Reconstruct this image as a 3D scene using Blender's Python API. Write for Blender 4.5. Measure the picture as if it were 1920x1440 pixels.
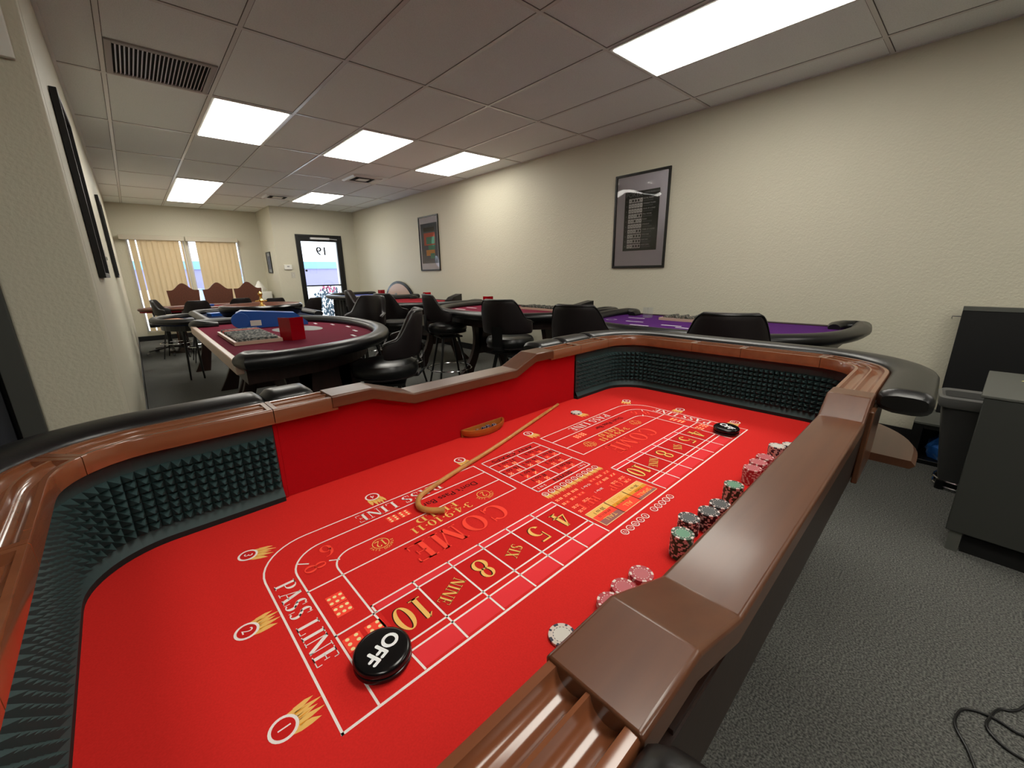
import bpy, bmesh, math, random
from math import sin, cos, pi, radians as R, sqrt, atan2
from mathutils import Vector, Matrix
random.seed(7)
S = bpy.context.scene
for o in list(bpy.data.objects): bpy.data.objects.remove(o)

# ------------------------------------------------------------------ camera
EYE = 1.27
F_PX, YAW, PITCH, ROLL = 771.29, 0.727275, -0.266318, -0.0150278
cy_, sy_, cp_, sp_ = cos(YAW), sin(YAW), cos(PITCH), sin(PITCH)
fw = Vector((sy_*cp_, cy_*cp_, sp_)); r0 = Vector((cy_, -sy_, 0)); u0 = r0.cross(fw)
rt = cos(ROLL)*r0 + sin(ROLL)*u0; up = -sin(ROLL)*r0 + cos(ROLL)*u0
cam = bpy.data.cameras.new('camera'); co = bpy.data.objects.new('camera', cam)
S.collection.objects.link(co); S.camera = co
cam.sensor_fit = 'HORIZONTAL'; cam.sensor_width = 36; cam.lens = F_PX/1920*36; cam.clip_start = 0.02
m = Matrix(((rt.x, up.x, -fw.x, 0), (rt.y, up.y, -fw.y, 0), (rt.z, up.z, -fw.z, EYE), (0, 0, 0, 1)))
co.matrix_world = m

# ------------------------------------------------------------------ world, sun, exposure
S.view_settings.view_transform = 'Standard'; S.view_settings.look = 'None'
S.view_settings.gamma = 1; S.view_settings.use_curve_mapping = False
S.view_settings.exposure = 2.12
PANEL = 3.0          # fluorescent panel brightness
SKY = 1.0
w = bpy.data.worlds.new('world'); S.world = w; w.use_nodes = True
bg = w.node_tree.nodes['Background']; bg.inputs[0].default_value = (0.80, 0.90, 1.0, 1); bg.inputs[1].default_value = SKY
sun = bpy.data.lights.new('sun', 'SUN'); sun.energy = 1.6; sun.angle = R(1); sun.color = (1, .95, .87)
so = bpy.data.objects.new('sun', sun); S.collection.objects.link(so); so.rotation_euler = (R(-38), R(12), 0)
so.location = (2, 15, 8)

# ------------------------------------------------------------------ materials
M = {}
def mat(name, col, rough=.5, metal=0, spec=.5, emit=None, es=1, bump=None, noise=None, trans=0, ior=1.45, alpha=1, coat=0, sheen=0, trans_lucent=0):
    m = bpy.data.materials.new(name); m.use_nodes = True; nt = m.node_tree; b = nt.nodes['Principled BSDF']
    b.inputs['Base Color'].default_value = (*col, 1); b.inputs['Roughness'].default_value = rough
    b.inputs['Metallic'].default_value = metal; b.inputs['Specular IOR Level'].default_value = spec
    b.inputs['IOR'].default_value = ior; b.inputs['Transmission Weight'].default_value = trans; b.inputs['Alpha'].default_value = alpha
    b.inputs['Coat Weight'].default_value = coat; b.inputs['Coat Roughness'].default_value = .12
    b.inputs['Sheen Weight'].default_value = sheen
    if emit: b.inputs['Emission Color'].default_value = (*emit, 1); b.inputs['Emission Strength'].default_value = es
    tc = nt.nodes.new('ShaderNodeTexCoord')
    if noise:      # (scale, detail, colour2, low, high, stretch)
        n = nt.nodes.new('ShaderNodeTexNoise'); n.inputs['Scale'].default_value = noise[0]; n.inputs['Detail'].default_value = noise[1]
        mp = nt.nodes.new('ShaderNodeMapping'); mp.inputs['Scale'].default_value = noise[5] if len(noise) > 5 else (1, 1, 1)
        nt.links.new(tc.outputs['Object'], mp.inputs[0]); nt.links.new(mp.outputs[0], n.inputs['Vector'])
        rmp = nt.nodes.new('ShaderNodeValToRGB'); rmp.color_ramp.elements[0].position = noise[3]; rmp.color_ramp.elements[1].position = noise[4]
        rmp.color_ramp.elements[0].color = (*col, 1); rmp.color_ramp.elements[1].color = (*noise[2], 1)
        nt.links.new(n.outputs['Fac'], rmp.inputs[0]); nt.links.new(rmp.outputs[0], b.inputs['Base Color'])
    if bump:       # (scale, strength, distance)
        n2 = nt.nodes.new('ShaderNodeTexNoise'); n2.inputs['Scale'].default_value = bump[0]; n2.inputs['Detail'].default_value = 5
        nt.links.new(tc.outputs['Object'], n2.inputs['Vector'])
        bp = nt.nodes.new('ShaderNodeBump'); bp.inputs['Strength'].default_value = bump[1]; bp.inputs['Distance'].default_value = bump[2]
        nt.links.new(n2.outputs['Fac'], bp.inputs['Height']); nt.links.new(bp.outputs[0], b.inputs['Normal'])
    if trans_lucent:
        tr = nt.nodes.new('ShaderNodeBsdfTranslucent'); tr.inputs[0].default_value = (*col, 1); mx = nt.nodes.new('ShaderNodeMixShader'); mx.inputs[0].default_value = trans_lucent
        nt.links.new(b.outputs[0], mx.inputs[1]); nt.links.new(tr.outputs[0], mx.inputs[2]); nt.links.new(mx.outputs[0], nt.nodes['Material Output'].inputs[0])
    M[name] = m; return m
mat('wall_paint', (.585, .555, .445), .55, bump=(75, .4, .008), spec=.4)
mat('ceiling_tile', (.84, .88, .86), .9, noise=(160, 3, (.74, .78, .76), .45, .75), bump=(140, .4, .004), spec=.1)
mat('grid_white', (.68, .68, .65), .3); mat('grid_gap_shade', (.10, .09, .08), .9)  # the dark tone is painted shade beside the T-bars
mat('carpet', (.050, .052, .048), .95, noise=(165, 3, (.225, .225, .205), .38, .72), bump=(190, 1, .01), spec=.1, sheen=.1)
mat('black_base', (.009, .009, .010), .5)
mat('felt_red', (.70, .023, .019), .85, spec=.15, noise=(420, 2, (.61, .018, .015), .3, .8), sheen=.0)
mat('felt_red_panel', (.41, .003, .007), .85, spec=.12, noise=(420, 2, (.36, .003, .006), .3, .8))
mat('print_white', (.86, .78, .74), .8, spec=.1)
mat('print_black', (.035, .008, .008), .8, spec=.1)
mat('print_gold', (.86, .50, .14), .8, spec=.1)
mat('print_pale', (.93, .72, .36), .8, spec=.1)
mat('print_orange', (.75, .30, .03), .8, spec=.1)
mat('print_bright', (.98, .075, .045), .8, spec=.1)
mat('print_pink', (.78, .040, .048), .8, spec=.1)
mat('print_deep', (.56, .014, .013), .8, spec=.1)
mat('print_grey', (.33, .13, .12), .8, spec=.1)
mat('wood_lip', (.150, .046, .017), .30, noise=(6, 4, (.095, .026, .010), .35, .7, (1, 14, 14)), coat=.25, bump=(70, .04, .002))
mat('wood_cap', (.105, .038, .017), .30, noise=(5, 4, (.085, .030, .014), .35, .7, (1, 12, 12)), coat=.15)
mat('wood_dark', (.024, .009, .005), .45, noise=(6, 4, (.014, .005, .003), .35, .7, (10, 10, 1)))
mat('wood_rail', (.20, .068, .028), .2, noise=(3, 3, (.15, .048, .020), .3, .75, (1.5, 8, 8)), coat=.5)
mat('wood_leg', (.026, .008, .006), .4, noise=(6, 4, (.014, .005, .004), .35, .7, (10, 10, 1)))
mat('wood_chair', (.11, .035, .018), .4, noise=(8, 4, (.08, .024, .012), .35, .7, (6, 1, 6)))
mat('wood_stick', (.56, .27, .075), .35, noise=(14, 3, (.42, .19, .05), .4, .7, (3, 3, 3)))
mat('wood_bowl', (.42, .125, .022), .35, noise=(14, 3, (.34, .09, .016), .4, .7))
mat('vinyl', (.0055, .0055, .006), .33, bump=(260, .12, .0015))
mat('vinyl_brown', (.0085, .005, .006), .42, bump=(260, .15, .0015))
mat('vinyl_grey', (.016, .016, .017), .42, bump=(300, .15, .0012))
mat('foam', (.020, .046, .047), .6)
mat('foam_black', (.004, .004, .004), .8)
mat('metal_black', (.004, .004, .0045), .35)
mat('chrome', (.75, .76, .78), .14, metal=1)
mat('brass', (.83, .55, .17), .2, metal=1)
mat('felt_maroon', (.17, .014, .038), .9, spec=.1)
mat('felt_purple', (.070, .014, .125), .9, spec=.1)
mat('felt_crimson', (.26, .012, .022), .9, spec=.1)
mat('felt_blue', (.085, .10, .30), .9, spec=.1)
mat('felt_navy', (.020, .026, .060), .9, spec=.1)
mat('white_print', (.75, .74, .76), .7)
mat('logo_grey', (.30, .31, .31), .7); mat('number_grey', (.045, .045, .05), .7)
mat('edge_wood_pale', (.52, .36, .28), .35)
mat('red_acrylic', (.42, .002, .010), .08, spec=.7, trans=.35)
mat('clear_acrylic', (.85, .87, .88), .05, trans=.9)
mat('blue_plastic', (.018, .105, .46), .3)
mat('blue_bag', (.03, .16, .55), .25, noise=(9, 3, (.35, .5, .7), .55, .75), bump=(14, 1, .03))
mat('orange_plastic', (.60, .20, .06), .5)
mat('dark_blue_box', (.03, .03, .09), .5)
mat('card_yellow', (.62, .60, .20), .6)
mat('chips_mixed', (.20, .19, .17), .5, noise=(70, 1, (.015, .02, .018), .42, .52))
mat('chips_redmix', (.45, .04, .03), .5)
mat('blind', (.62, .46, .26), .75, noise=(6, 3, (.56, .41, .225), .35, .7, (16, 16, .6)), trans_lucent=.30)
mat('blind_rail', (.52, .47, .37), .5)
mat('door_black', (.005, .005, .0055), .35)
mat('door_grey', (.05, .052, .048), .55)
mat('door_blue', (.035, .038, .05), .55)
mat('void', (.002, .002, .002), .9)
mat('plate', (.50, .48, .42), .45)
mat('white_plastic', (.78, .77, .72), .45)
mat('switch_metal', (.30, .29, .26), .35, metal=.6)
mat('vent_metal', (.70, .70, .72), .35, metal=.3)
mat('vent_frame', (.36, .335, .32), .5)
mat('frame_black', (.004, .0035, .003), .4)
mat('mat_board', (.74, .70, .77), .7)
mat('poster_black', (.030, .034, .028), .6)
mat('poster_slate', (.10, .11, .15), .6)
mat('poster_white', (.85, .83, .83), .6)
mat('poster_red', (.60, .10, .06), .6)
mat('poster_green', (.08, .30, .20), .6)
mat('poster_orange', (.70, .33, .08), .6)
mat('desk_grey', (.034, .036, .032), .75, bump=(300, .2, .001))
mat('desk_top', (.085, .088, .078), .7)
mat('screen_black', (.0018, .002, .0026), .6, bump=(200, .3, .001))
mat('bin_grey', (.04, .04, .039), .45)
mat('bin_rim', (.12, .12, .115), .4)
mat('sticky_note', (.62, .62, .25), .7)
mat('puck_black', (.004, .004, .0045), .2)
mat('puck_white', (.85, .86, .88), .4)
mat('dice_purple', (.018, .012, .045), .15)
mat('chip_red', (.42, .035, .05), .45); mat('chip_red_face', (.50, .10, .12), .45)
mat('chip_green', (.022, .085, .045), .45); mat('chip_green_face', (.10, .28, .17), .45)
mat('chip_black', (.016, .012, .014), .45); mat('chip_black_face', (.055, .06, .062), .45)
mat('chip_white', (.66, .58, .52), .45); mat('chip_white_face', (.66, .64, .58), .45)
mat('chip_spot', (.72, .60, .56), .45); mat('chip_spot_dark', (.03, .035, .06), .45)
mat('asphalt', (.32, .33, .36), .9); mat('concrete', (.62, .60, .58), .9)
mat('ext_wall', (.27, .25, .38), .9); mat('ext_band', (.20, .36, .58), .9); mat('ext_trim', (.85, .85, .9), .9)
mat('leaf', (.06, .10, .13), .7); mat('flower', (.50, .08, .16), .7); mat('car_blue', (.10, .20, .33), .25)
def glass(name, tint=(1, 1, 1), mix=.12, rough=.0):
    m = bpy.data.materials.new(name); m.use_nodes = True; nt = m.node_tree; nt.nodes.clear()
    out = nt.nodes.new('ShaderNodeOutputMaterial'); mx = nt.nodes.new('ShaderNodeMixShader'); t = nt.nodes.new('ShaderNodeBsdfTransparent')
    g = nt.nodes.new('ShaderNodeBsdfGlossy'); g.inputs['Roughness'].default_value = rough; t.inputs[0].default_value = (*tint, 1)
    fr = nt.nodes.new('ShaderNodeFresnel'); fr.inputs[0].default_value = 1.5
    nt.links.new(fr.outputs[0], mx.inputs[0]); nt.links.new(t.outputs[0], mx.inputs[1]); nt.links.new(g.outputs[0], mx.inputs[2]); nt.links.new(mx.outputs[0], out.inputs[0])
    M[name] = m
glass('pane', (.95, .97, 1)); glass('poster_glass', (1, 1, 1), rough=.02)
def diffuser(name, col, st):
    # a prismatic lens: brighter over the tubes than at its border
    m = bpy.data.materials.new(name); m.use_nodes = True; nt = m.node_tree; nt.nodes.clear()
    out = nt.nodes.new('ShaderNodeOutputMaterial'); e = nt.nodes.new('ShaderNodeEmission'); e.inputs[0].default_value = (*col, 1); e.inputs[1].default_value = st
    nt.links.new(e.outputs[0], out.inputs[0]); M[name] = m
diffuser('lamp_panel', (1.0, .96, .86), PANEL)
diffuser('lamp_panel_soft', (1.0, .96, .86), PANEL*.62)

# ------------------------------------------------------------------ mesh builder
class MB:
    def __init__(s): s.v = []; s.f = []; s.m = []; s.cur = 0
    def vert(s, p): s.v.append(tuple(p)); return len(s.v)-1
    def face(s, idx, mi=None): s.f.append(tuple(idx)); s.m.append(s.cur if mi is None else mi)
    def poly(s, pts, mi=None): s.face([s.vert(p) for p in pts], mi)
    def box(s, a, b, mi=None):
        x0, y0, z0 = a; x1, y1, z1 = b
        i = [s.vert(p) for p in ((x0,y0,z0),(x1,y0,z0),(x1,y1,z0),(x0,y1,z0),(x0,y0,z1),(x1,y0,z1),(x1,y1,z1),(x0,y1,z1))]
        for q in ((0,3,2,1),(4,5,6,7),(0,1,5,4),(1,2,6,5),(2,3,7,6),(3,0,4,7)): s.face([i[k] for k in q], mi)
    def grid(s, rows, closed_u=False, closed_v=False, mi=None, cap=False):
        ids = [[s.vert(p) for p in r] for r in rows]; n = len(ids); k = len(ids[0])
        for a in range(n if closed_u else n-1):
            for b in range(k if closed_v else k-1):
                s.face((ids[a][b], ids[(a+1)%n][b], ids[(a+1)%n][(b+1)%k], ids[a][(b+1)%k]), mi)
        if cap: s.face(list(reversed(ids[0])), mi) if False else s.face(ids[0][::-1], mi); s.face(ids[-1], mi)
        return ids
    def tube(s, path, rad, n=10, closed=False, cap=True, mi=None, up=None):
        P = [Vector(p) for p in path]; rows = []; N = len(P)
        for i, p in enumerate(P):
            a = P[(i-1) % N] if closed or i else P[0]; b = P[(i+1) % N] if closed or i < N-1 else P[-1]
            t = (b-a).normalized(); u = Vector(up) if up else (Vector((0,0,1)) if abs(t.z) < .95 else Vector((1,0,0)))
            sd = t.cross(u).normalized(); uu = sd.cross(t).normalized()
            r = rad[i] if isinstance(rad, list) else rad
            ra, rb = r if isinstance(r, tuple) else (r, r)
            rows.append([p + sd*ra*cos(2*pi*k/n) + uu*rb*sin(2*pi*k/n) for k in range(n)])
        s.grid(rows, closed_u=closed, closed_v=True, mi=mi, cap=cap and not closed)
    def lathe(s, prof, n=32, c=(0, 0, 0), mi=None, sc=(1, 1)):
        rows = [[(c[0]+r*cos(2*pi*k/n)*sc[0], c[1]+r*sin(2*pi*k/n)*sc[1], c[2]+z) for r, z in prof] for k in range(n)]
        s.grid(rows, closed_u=True, mi=mi)
    def cyl(s, c, r, h, n=24, mi=None):
        a = [s.vert((c[0]+r*cos(2*pi*k/n), c[1]+r*sin(2*pi*k/n), c[2])) for k in range(n)]
        b = [s.vert((c[0]+r*cos(2*pi*k/n), c[1]+r*sin(2*pi*k/n), c[2]+h)) for k in range(n)]
        s.face(a[::-1], mi); s.face(b, mi)
        for k in range(n): s.face((a[k], a[(k+1) % n], b[(k+1) % n], b[k]), mi)
    def prism(s, pts, z0, z1, mi=None):
        n = len(pts); a = [s.vert((p[0], p[1], z0)) for p in pts]; b = [s.vert((p[0], p[1], z1)) for p in pts]
        s.face(a[::-1], mi); s.face(b, mi)
        for k in range(n): s.face((a[k], a[(k+1) % n], b[(k+1) % n], b[k]), mi)
    def build(s, name, mats, parent=None, smooth=False, bevel=0, loc=None, sub=0, recalc=True, sharp=40):
        me = bpy.data.meshes.new(name); me.from_pydata(s.v, [], s.f)
        for k in (mats if isinstance(mats, (list, tuple)) else [mats]): me.materials.append(M[k])
        for p, k in zip(me.polygons, s.m): p.material_index = k; p.use_smooth = smooth
        if recalc:
            bm = bmesh.new(); bm.from_mesh(me); bmesh.ops.recalc_face_normals(bm, faces=bm.faces); bm.to_mesh(me); bm.free()
        o = bpy.data.objects.new(name, me); S.collection.objects.link(o)
        if parent: o.parent = parent
        if loc: o.location = loc
        if bevel:
            b = o.modifiers.new('bevel', 'BEVEL'); b.width = bevel; b.segments = 3; b.limit_method = 'ANGLE'; b.angle_limit = R(15 if sharp < 20 else 35)
            b.harden_normals = False
        if sub: sb = o.modifiers.new('sub', 'SUBSURF'); sb.levels = sb.render_levels = sub
        if smooth or bevel:
            try:
                for p in me.polygons: p.use_smooth = True
                me.set_sharp_from_angle(angle=R(sharp))
            except Exception: pass
        return o
def tag(o, label, cat, group=None, kind=None):
    o['label'] = label; o['category'] = cat
    if group: o['group'] = group
    if kind: o['kind'] = kind
    return o
def struct(o): o['kind'] = 'structure'; return o
def thing(name, label, cat, loc=(0, 0, 0), rz=0, group=None):
    o = bpy.data.objects.new(name, None); S.collection.objects.link(o); o.location = loc; o.rotation_euler = (0, 0, rz)
    o.empty_display_size = .1
    return tag(o, label, cat, group)
def dup(root, loc, rz, label, group=None):
    r = root.copy(); S.collection.objects.link(r); r.location = loc; r.rotation_euler = (0, 0, rz); r['label'] = label
    if group: r['group'] = group
    for ch in list(root.children):
        c = ch.copy(); S.collection.objects.link(c); c.parent = r
        for g in list(ch.children):
            d = g.copy(); S.collection.objects.link(d); d.parent = c
    return r
Z0 = EYE

# ------------------------------------------------------------------ room shell
XL, XR, YW, YD, XJ, ZC = -.12, 4.10, 11.3, 10.1, 2.37, EYE+1.381
b = MB(); b.box((-2.6, -5.4, -.05), (4.3, 11.5, 0)); struct(b.build('floor', 'carpet'))
b = MB(); b.box((XR, -5.4, 0), (XR+.12, 11.5, ZC)); struct(b.build('wall_right', 'wall_paint'))
b = MB(); b.box((XL-.12, 2.45+.12, 0), (XL, YW+.12, ZC)); struct(b.build('wall_left', 'wall_paint'))
b = MB(); b.box((-2.6, -5.52, 0), (XR+.12, -5.4, ZC)); struct(b.build('wall_back', 'wall_paint'))
b = MB(); b.box((-2.72, -5.4, 0), (-2.6, 2.57, ZC)); struct(b.build('wall_side', 'wall_paint'))
# wall facing the camera at the left, with a dark door in it
DX0, DX1, DT = -1.36, -.375, 2.12
b = MB(); b.box((DX1, 2.45, 0), (XL, 2.57, ZC)); b.box((-2.6, 2.45, 0), (DX0, 2.57, ZC)); b.box((DX0, 2.45, DT), (DX1, 2.57, ZC))
struct(b.build('wall_near', 'wall_paint', bevel=.012))
d = bpy.data.objects.new('door_1', None); S.collection.objects.link(d); d.location = ((DX0+DX1)/2, 2.45, 0); struct(d)
hw = (DX1-DX0)/2
b = MB(); b.box((hw-.062, -.02, 0), (hw+.006, .13, DT)); b.box((-hw-.006, -.02, 0), (-hw+.062, .13, DT)); b.box((-hw+.062, -.02, DT-.06), (hw-.062, .13, DT+.006)); b.build('door_frame', 'door_grey', d, bevel=.003)
b = MB(); b.box((-hw+.055, .05, .01), (hw-.09, .09, DT-.06)); b.build('door_leaf', 'door_blue', d)
b = MB(); b.box((hw-.092, .075, 0), (hw-.06, .12, DT-.06)); b.build('door_gap', 'void', d)
# far walls, with windows and the glass door
WZ0, WZ1 = .17, EYE+.74
W = [(.05, .955), (1.005, 1.94)]
b = MB()
b.box((XL-.12, YW, 0), (XJ+.12, YW+.12, WZ0)); b.box((XL-.12, YW, WZ1), (XJ+.12, YW+.12, ZC))
b.box((XL-.12, YW, WZ0), (W[0][0], YW+.12, WZ1)); b.box((W[0][1], YW, WZ0), (W[1][0], YW+.12, WZ1)); b.box((W[1][1], YW, WZ0), (XJ+.12, YW+.12, WZ1))
struct(b.build('wall_window', 'wall_paint'))
b = MB(); b.box((XJ, YD+.12, 0), (XJ+.12, YW, ZC)); struct(b.build('wall_return', 'wall_paint'))
EX0, EX1, EZ = 2.79, 3.77, EYE+.85
b = MB(); b.box((XJ, YD, 0), (EX0, YD+.12, ZC)); b.box((EX1, YD, 0), (XR, YD+.12, ZC)); b.box((EX0, YD, EZ), (EX1, YD+.12, ZC)); struct(b.build('wall_door', 'wall_paint'))
for i, (a, c) in enumerate(W):
    wn = bpy.data.objects.new('window_%d' % (i+1), None); S.collection.objects.link(wn); wn.location = ((a+c)/2, YW+.04, WZ0); struct(wn)
    h = (c-a)/2; H = WZ1-WZ0
    b = MB(); b.box((-h, 0, 0), (-h+.03, .05, H)); b.box((h-.03, 0, 0), (h, .05, H)); b.box((-h+.03, 0, 0), (h-.03, .05, .03)); b.box((-h+.03, 0, H-.03), (h-.03, .05, H)); b.build('window_frame', 'vent_metal', wn)
    b = MB(); b.box((-h+.03, .02, .03), (h-.03, .026, H-.03)); b.build('pane', 'pane', wn)
d = bpy.data.objects.new('door_2', None); S.collection.objects.link(d); d.location = ((EX0+EX1)/2, YD, 0); struct(d)
hw = (EX1-EX0)/2
b = MB(); b.box((-hw, -.03, 0), (-hw+.05, .1, EZ)); b.box((hw-.05, -.03, 0), (hw, .1, EZ)); b.box((-hw+.05, -.03, EZ-.05), (hw-.05, .1, EZ)); b.build('door_frame', 'door_black', d, bevel=.003)
b = MB(); b.box((-hw+.05, -.02, .02), (-hw+.10, .03, EZ-.05)); b.box((hw-.12, -.02, .02), (hw-.05, .03, EZ-.05)); b.box((-hw+.10, -.02, EZ-.14), (hw-.12, .03, EZ-.05)); b.box((-hw+.10, -.02, .02), (hw-.12, .03, .20))
b.build('door_leaf', 'door_black', d, bevel=.003)
b = MB(); b.box((-hw+.10, 0, .20), (hw-.12, .006, EZ-.14)); b.build('glass_pane', 'pane', d)
b = MB(); b.box((-hw+.10, -.045, EYE-.255), (hw-.12, -.02, EYE-.225)); b.build('push_bar', 'door_black', d)
b = MB(); b.cyl((0, 0, 0), .022, .03, 16); o = b.build('lock', 'door_black', d, loc=(-hw+.13, -.02, EYE+.09)); o.rotation_euler = (R(90), 0, 0)
b = MB(); b.box((-.2, -.09, EZ-.10), (.2, -.03, EZ-.06)); b.tube([(.2, -.06, EZ-.08), (.38, -.05, EZ-.09)], .008); b.build('door_closer', 'vent_metal', d)
def font_mesh(text, size, name='t'):
    cu = bpy.data.curves.new(name, 'FONT'); cu.body = text; cu.size = size; cu.align_x = 'CENTER'; cu.align_y = 'CENTER'; cu.resolution_u = 4
    ob = bpy.data.objects.new(name, cu); S.collection.objects.link(ob)
    dg = bpy.context.evaluated_depsgraph_get(); me = bpy.data.meshes.new_from_object(ob.evaluated_get(dg))
    v = [tuple(x.co) for x in me.vertices]; f = [tuple(p.vertices) for p in me.polygons]
    bpy.data.objects.remove(ob); bpy.data.curves.remove(cu); bpy.data.meshes.remove(me)
    return v, f
v, f = font_mesh('19', .25)
b = MB()
for kx in (-.006, 0, .006):
    i0 = [b.vert((-x+kx, -.002-kx*.05, z)) for x, z, _ in v]; [b.face([i0[k] for k in q]) for q in f]
o = b.build('number', 'number_grey', d, loc=(.03, 0, EYE+.50), recalc=False); o['label'] = 'grey number 19 seen reversed through the glass'
# baseboards
b = MB(); b.box((XR-.012, -5.4, 0), (XR, YD, .10)); struct(b.build('baseboard_right', 'black_base'))
b = MB(); b.box((XL, 2.45, 0), (XL+.010, YW, .10)); struct(b.build('baseboard_left', 'black_base'))
b = MB(); b.box((XL+.010, YW-.012, 0), (XJ, YW, .10)); b.box((XJ-.012, YD, 0), (XJ, YW-.012, .10)); struct(b.build('baseboard_window', 'black_base'))
b = MB(); b.box((XJ, YD-.012, 0), (EX0, YD, .10)); b.box((EX1, YD-.012, 0), (XR-.012, YD, .10)); struct(b.build('baseboard_door', 'black_base'))
# ceiling with its T-bar grid
gx = [.124+.61*i for i in range(-5, 8)]; gy = [1.916+1.22*j for j in range(-5, 9)]
b = MB(); b.box((-2.72, -5.52, ZC), (4.22, 11.5, ZC+.05)); struct(b.build('ceiling', 'ceiling_tile'))
b = MB()
for x in gx:
    if -2.6 < x < XR: b.box((x-.012, -5.4, ZC-.004), (x+.012, 2.45 if x < XL else (YD if x > XJ else YW), ZC))
for y in gy:
    if y < YW:
        x0 = -2.6 if y < 2.45 else XL; x1 = XR if y < YD else XJ
        b.box((x0, y-.012, ZC-.0045), (x1, y+.012, ZC))
b.box((XR-.02, -5.4, ZC-.005), (XR, YD, ZC)); b.box((XL, 2.45, ZC-.005), (XL+.02, YW, ZC))
for x in gx:
    if -2.6 < x < XR:
        for q in (-.0155, .0125): b.box((x+q, -5.4, ZC-.0012), (x+q+.003, 2.45 if x < XL else (YD if x > XJ else YW), ZC), 1)  # thin dark strips along each bar stand in for its shadow line
for y in gy:
    if y < YW:
        x0 = -2.6 if y < 2.45 else XL; x1 = XR if y < YD else XJ
        for q in (-.0155, .0125): b.box((x0, y+q, ZC-.0014), (x1, y+q+.003, ZC), 1)
struct(b.build('trim_1', ['grid_white', 'grid_gap_shade']))
# ceiling lights
def light(i, j, label, half=False, matn='lamp_panel'):
    x0, x1 = .124+.61*i+.012, .124+.61*(i+1)-.012; y0, y1 = 1.916+1.22*j+.012, 1.916+1.22*(j+1)-.012
    cx, cy = (x0+x1)/2, (y0+y1)/2
    t = thing('ceiling_light', label, 'ceiling light', (cx, cy, ZC), 0, 'fluorescent ceiling panels')
    a, c = (x1-x0)/2, (y1-y0)/2
    b = MB(); k = .022
    b.box((-a, -c, -.010), (-a+k, c, 0)); b.box((a-k, -c, -.010), (a, c, 0)); b.box((-a+k, -c, -.010), (a-k, -c+k, 0)); b.box((-a+k, c-k, -.010), (a-k, c, 0))
    b.build('frame', 'grid_white', t)
    b = MB(); b.box((-a+k, -c+k, -.014), (a-k, c-k, -.001)); b.build('diffuser', matn, t)
    return t
light(1, 2, 'white fluorescent ceiling panel beside the louvered return vent, leftmost of the middle row')
light(3, 2, 'white fluorescent ceiling panel in the middle of the middle row')
light(5, 2, 'white fluorescent ceiling panel nearest the right wall, above the colourful framed poster', matn='lamp_panel_soft')
light(4, -1, 'large bright ceiling panel at the top right, nearest of all the lights')
light(1, 5, 'nearer half of the double ceiling panel near the window blinds')
light(1, 6, 'farther half of the double ceiling panel near the window blinds')
light(4, 5, 'bright ceiling panel above the glass door, beside a round-slot air diffuser')
light(1, -2, 'unseen ceiling panel behind the viewer, over the open floor')  # unseen panel that keeps the near felt bright
light(4, -3, 'unseen ceiling panel added behind the viewer, close to the right wall', matn='lamp_panel_soft')  # unseen, added for more light on the near half of the room
light(-2, -3, 'unseen ceiling panel added behind the viewer, at the left')  # unseen panel added to lift the light from behind
light(1, -4, 'unseen ceiling panel added farthest behind the viewer')  # another unseen panel, put in for extra light from the back
# vents
t = thing('return_vent', 'grey louvered return air vent in the ceiling at upper left', 'vent', (.425, 4.045, ZC))
b = MB(); a, c, k = .285, .285, .035
b.box((-a, -c, -.012), (-a+k, c, 0)); b.box((a-k, -c, -.012), (a, c, 0)); b.box((-a+k, -c, -.012), (a-k, -c+k, 0)); b.box((-a+k, c-k, -.012), (a-k, c, 0)); b.build('frame', 'vent_frame', t, bevel=.003)
b = MB(); b.box((-a+k, -c+k, -.002), (a-k, c-k, -.0005)); b.build('duct_opening', 'void', t)
b = MB()
for i in range(24):
    x = -a+k+.012+i*.0215
    b.poly([(x, -c+k, -.011), (x+.010, -c+k, -.003), (x+.010, c-k, -.003), (x, c-k, -.011)]); b.poly([(x, -c+k, -.011), (x+.003, -c+k, -.011), (x+.003, c-k, -.011), (x, c-k, -.011)])
b.build('louvers', 'vent_metal', t)
for (x, y, lab) in ((2.87, 6.55, 'square white ceiling air diffuser nearer the middle row of lights'), (2.26, 8.9, 'dark square ceiling air diffuser nearer the window wall')):
    t = thing('air_diffuser', lab, 'vent', (x, y, ZC), 0, 'square supply diffusers')
    b = MB(); rr_ = [(.29, -.004), (.23, -.006), (.20, -.022), (.15, -.012)]
    for (r1, z1), (r2, z2) in zip(rr_, rr_[1:]):
        q1 = [(-r1, -r1, z1), (r1, -r1, z1), (r1, r1, z1), (-r1, r1, z1)]; q2 = [(-r2, -r2, z2), (r2, -r2, z2), (r2, r2, z2), (-r2, r2, z2)]
        for k in range(4): b.poly([q1[k], q1[(k+1) % 4], q2[(k+1) % 4], q2[k]])
    b.box((-.08, -.08, -.016), (.08, .08, -.012)); b.build('face_plate', 'grid_white', t)
    b = MB(); b.box((-.15, -.15, -.006), (.15, .15, -.004)); b.build('neck', 'void', t)

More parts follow.
